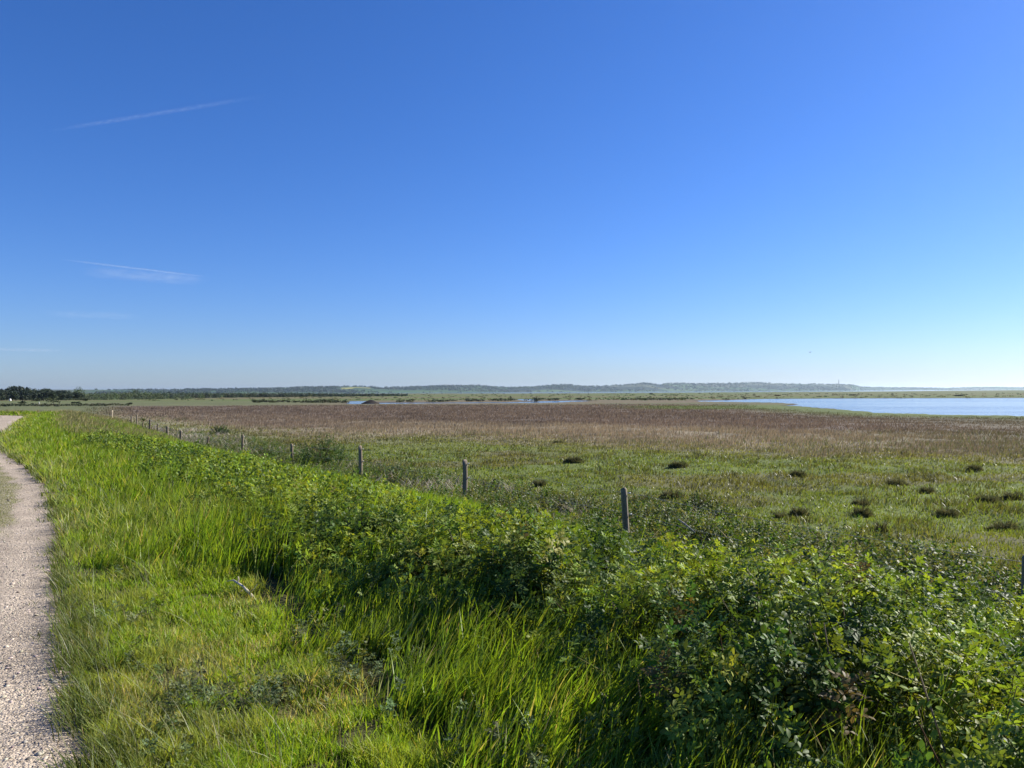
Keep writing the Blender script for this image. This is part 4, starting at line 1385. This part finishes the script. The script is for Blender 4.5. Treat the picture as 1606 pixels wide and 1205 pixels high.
def clump_field(px, d, z, w, h, colr, n, size):
    """tree-like clumps gathered in one mesh (far woods nobody could count)"""
    N = len(px)
    q = np.array([[-.5, -.3, 0], [.5, -.25, .06], [.45, .35, 0], [-.4, .3, -.06]])
    x = (px - 803) / F_PX * d
    C0 = np.stack([x, d, z], -1).repeat(n, 0)
    u = rng.normal(0, 1, (N * n, 3)); u /= np.linalg.norm(u, axis=1, keepdims=True)
    u[:, 2] = np.abs(u[:, 2])
    rr = rng.random(N * n) ** .4
    sz = np.stack([w.repeat(n) / 2, w.repeat(n) / 2, h.repeat(n)], -1)
    P = C0 + u * rr[:, None] * sz
    M = rot_to(u + rng.normal(0, .6, (N * n, 3)), rng.uniform(0, 6.28, N * n)) * (size.repeat(n) * rng.uniform(.6, 1.3, N * n))[:, None, None]
    C = colr.repeat(n, 0) * (1 + rng.normal(0, .2, (N * n, 1)))
    return instance(q, [np.array([[0, 1, 2, 3]])], np.ones((4, 3)), M, P, np.clip(C, .003, .9))

def build_far_wood():
    A = Acc()
    # the wood stretching right from the pines
    N = 900
    px = rng.uniform(100, 640, N) ; d = np.interp(px, [100, 170, 300, 420, 640], [305, 320, 375, 430, 500]) * rng.uniform(.97, 1.15, N)
    z = np.full(N, ZM)
    top = np.interp(px, [100, 140, 200, 250, 420, 640], [613.5, 615, 614.5, 614.5, 615.6, 618]) + rng.normal(0, .7, N)
    h = top_z(px, top, d) - ZM
    h = np.maximum(h * rng.uniform(.75, 1.0, N), .8)
    w = h * rng.uniform(.9, 1.8, N)
    dark = jit(N, (.044, .062, .040), .2, .06); light = jit(N, (.080, .110, .045), .2, .06)
    lt = rng.random(N) < np.interp(px, [110, 150, 190, 250, 265, 640], [.3, .45, .9, .7, .15, .1])
    C = np.where(lt[:, None], light, dark)
    A.add(*clump_field(px, d, z, w, h, C, 70, np.maximum(.35, d / 900)))
    # low bushes at its foot
    N = 160
    px = rng.uniform(96, 300, N); d = np.interp(px, [96, 300], [285, 350]) * rng.uniform(.95, 1.05, N)
    A.add(*clump_field(px, d, np.full(N, ZM), rng.uniform(1.5, 3.5, N), rng.uniform(.7, 1.7, N), jit(N, (.065, .085, .042), .3, .08), 40, np.full(N, .3)))
    o = A.build("far_wood", M_tree)
    tag(o, "dark distant wood with lighter patches stretching right from the pines", "wood", kind="stuff")
    # woods and hedgerows on the hills
    B = Acc()
    N = 5200
    px = rng.uniform(150, 1640, N); u = (px - 803) / F_PX
    foot, ridge, top = hill_params(u)
    t = rng.random(N) ** .8
    d = foot + (ridge - foot) * t
    f1 = fbm(u * d / 420, d / 260, 93)
    keepm = rng.random(N) < np.clip(sst(.46, .58, f1) + .45 * sst(.93, 1, t) + .30 * sst(.08, 0, t) + .35 * sst(950, 1100, px), 0, 1) * np.where(px > 1350, .8, 1)
    yel = (px > 532) & (px < 586) & (t > .36) & (t < .86)
    keepm &= ~yel
    px, u, d, t = px[keepm], u[keepm], d[keepm], t[keepm]; N = len(px)
    z = hill_height(u, d) - 1
    h = rng.uniform(5, 12, N) * np.interp(px, [150, 600, 1300, 1350, 1640], [.8, 1, 1, .5, .6]); w = h * rng.uniform(1.3, 3.2, N)
    B.add(*clump_field(px, d, z, w, h, jit(N, (.040, .060, .034), .25, .08), 22, np.full(N, 4.2)))
    o = B.build("hill_woods", M_tree)
    tag(o, "woods and hedgerows on the hazy hills across the fjord", "woodland", kind="stuff")
build_far_wood()

def build_marsh_scrub():
    A = Acc()
    # broken dark vegetation along the creek bank and scattered over the marsh
    N = 520
    px = rng.uniform(395, 1180, N)
    py = np.interp(px, [395, 560, 700, 860, 1180], [630.5, 631.5, 629.5, 627.6, 626.2]) + rng.normal(0, .45, N)
    d = (EYE - ZM) * F_PX / (py - hz(px))
    x = (px - 803) / F_PX * d
    k = rng.random(N) < sst(.40, .55, fbm(px / 22, px * 0, 131)) * np.interp(px, [395, 900, 1180], [1, .8, .35])
    k &= shore(x, d) < -1
    px, d = px[k], d[k]; N = len(px)
    h = rng.uniform(.2, .75, N)
    A.add(*clump_field(px, d, np.full(N, ZM - .03), h * rng.uniform(2, 5, N), h, jit(N, (.045, .055, .025), .35, .1), 26, np.full(N, .34)))
    N = 170
    px = rng.uniform(-20, 200, N); py = 636.6 + rng.normal(0, .5, N) - .004 * px
    d = (EYE - ZM) * F_PX / (py - hz(px))
    h = rng.uniform(.15, .5, N)
    A.add(*clump_field(px, d, np.full(N, ZM - .03), h * rng.uniform(2, 6, N), h, jit(N, (.050, .058, .028), .35, .1), 24, np.full(N, .26)))
    # pale and green tufts between
    N = 900
    px = rng.uniform(150, 1640, N); py = rng.uniform(617.5, 628.5, N)
    d = (EYE - ZM) * F_PX / (py - hz(px)); x = (px - 803) / F_PX * d
    k = (shore(x, d) < -2) & (px > np.interp(py, [617, 622, 628], [640, 330, 200]))
    px, d = px[k], d[k]; N = len(px)
    h = rng.uniform(.15, .5, N)
    C = np.where((rng.random(N) < .55)[:, None], jit(N, (.060, .075, .030), .3, .1), jit(N, (.16, .15, .075), .2, .08))
    A.add(*clump_field(px, d, np.full(N, ZM - .03), h * rng.uniform(3, 9, N), h, C, 16, np.maximum(.35, d / 900)))
    o = A.build("marsh_scrub", M_tree)
    tag(o, "low dark scrub and tufts along the creek banks of the distant marsh", "marsh scrub", kind="stuff")
build_marsh_scrub()

# ------------------------------------------------------------------ contrails and cirrus
def cloud_mat(name, dens, stretch, nscale):
    m, nt, out = new_mat(name)
    N = nt.nodes.new; L = nt.links.new
    tc = N("ShaderNodeTexCoord")
    sub = N("ShaderNodeVectorMath"); sub.operation = 'LENGTH'
    sep = N("ShaderNodeSeparateXYZ"); L(tc.outputs["Object"], sep.inputs[0])
    # object space: x runs along the trail (-1..1), y and z across it (-1..1)
    cmb = N("ShaderNodeCombineXYZ"); L(sep.outputs[1], cmb.inputs[1]); L(sep.outputs[2], cmb.inputs[2])
    ln = N("ShaderNodeVectorMath"); ln.operation = 'LENGTH'; L(cmb.outputs[0], ln.inputs[0])
    r = N("ShaderNodeMapRange"); r.interpolation_type = 'SMOOTHSTEP'; r.inputs[1].default_value = 1.0; r.inputs[2].default_value = .1; r.inputs[3].default_value = 0; r.inputs[4].default_value = 1
    L(ln.outputs["Value"], r.inputs[0])
    ab = N("ShaderNodeMath"); ab.operation = 'ABSOLUTE'; L(sep.outputs[0], ab.inputs[0])
    e = N("ShaderNodeMapRange"); e.interpolation_type = 'SMOOTHSTEP'; e.inputs[1].default_value = 1.0; e.inputs[2].default_value = .35; e.inputs[3].default_value = 0; e.inputs[4].default_value = 1
    L(ab.outputs[0], e.inputs[0])
    mp = N("ShaderNodeMapping"); mp.inputs["Scale"].default_value = stretch; L(tc.outputs["Object"], mp.inputs["Vector"])
    nz = N("ShaderNodeTexNoise"); nz.inputs["Scale"].default_value = nscale; nz.inputs["Detail"].default_value = 4; L(mp.outputs[0], nz.inputs["Vector"])
    nr = N("ShaderNodeMapRange"); nr.inputs[1].default_value = .35; nr.inputs[2].default_value = .7; nr.inputs[3].default_value = .15; nr.inputs[4].default_value = 1.3; L(nz.outputs["Fac"], nr.inputs[0])
    m1 = N("ShaderNodeMath"); m1.operation = 'MULTIPLY'; L(r.outputs[0], m1.inputs[0]); L(e.outputs[0], m1.inputs[1])
    m2 = N("ShaderNodeMath"); m2.operation = 'MULTIPLY'; L(m1.outputs[0], m2.inputs[0]); L(nr.outputs[0], m2.inputs[1])
    m3 = N("ShaderNodeMath"); m3.operation = 'MULTIPLY'; L(m2.outputs[0], m3.inputs[0]); m3.inputs[1].default_value = dens
    v = N("ShaderNodeVolumePrincipled"); v.inputs["Color"].default_value = (.95, .97, 1, 1); v.inputs["Density Attribute"].default_value = ""
    L(m3.outputs[0], v.inputs["Density"])
    L(v.outputs[0], out.inputs["Volume"])
    return m

def trail(name, a, b, alt, rad_y, rad_z, mat, lab, cat):
    A = []
    for (px, py) in (a, b):
        x, d = back(px, py, alt)
        A.append(np.array([x, d, alt]))
    c = (A[0] + A[1]) / 2; v = A[1] - A[0]; half = np.linalg.norm(v) / 2
    xs = np.linspace(-1, 1, 25)
    V, f = tube(np.stack([xs, xs * 0, xs * 0], -1), np.sqrt(np.clip(1 - xs ** 8, .02, 1)), 12)
    o = mesh_np(name, V, f, mat)
    o.location = c; o.scale = (half, rad_y, rad_z); o.rotation_euler = (0, 0, math.atan2(v[1], v[0]))
    tag(o, lab, cat)
trail("contrail", (70, 207), (425, 149), 3000, 46, 28, cloud_mat("contrail_vapour", .0015, (14, 1, 1), 1.4), "long straight faded vapour trail rising to the right, high in the left sky", "contrail")
trail("contrail", (85, 406), (330, 435), 2600, 80, 26, cloud_mat("old_contrail_vapour", .0030, (9, 1, 1), 1.6), "thin vapour trail sloping down to the right, low in the left sky", "contrail")
CIR = cloud_mat("cirrus_vapour", .00026, (3, 1.4, 1), 1.5)
CIR2 = cloud_mat("thin_cirrus_vapour", .00009, (4, 1.4, 1), 1.5)
trail("cirrus_wisp", (120, 424), (330, 442), 2450, 900, 110, CIR, "faint feathery cirrus wisp just under the lower vapour trail", "cloud")
trail("cirrus_wisp", (60, 492), (230, 497), 2450, 1500, 90, CIR2, "very faint thin cirrus streak a little below the feathery one", "cloud")
trail("cirrus_wisp", (-60, 546), (110, 551), 2450, 2400, 80, CIR2, "lowest faint cirrus streak at the left edge above the pine wood", "cloud")

# ------------------------------------------------------------------ haze
def build_haze():
    m, nt, out = new_mat("sea_air")
    v = nt.nodes.new("ShaderNodeVolumePrincipled")
    v.inputs["Color"].default_value = (.66, .84, 1.0, 1)
    v.inputs["Density"].default_value = 5.8e-5
    v.inputs["Anisotropy"].default_value = .45
    nt.links.new(v.outputs[0], out.inputs["Volume"])
    x0, x1, y0, y1, z0, z1 = -15000, 15000, -15500, 16500, -6, 72
    V = np.array([[x0, y0, z0], [x1, y0, z0], [x1, y1, z0], [x0, y1, z0], [x0, y0, z1], [x1, y0, z1], [x1, y1, z1], [x0, y1, z1]])
    F = np.array([[0, 3, 2, 1], [4, 5, 6, 7], [0, 1, 5, 4], [1, 2, 6, 5], [2, 3, 7, 6], [3, 0, 4, 7]])
    o = mesh_np("haze", V, [F], m)
    tag(o, "thin blue sea haze over the marsh and the fjord", "haze", kind="stuff")
build_haze()
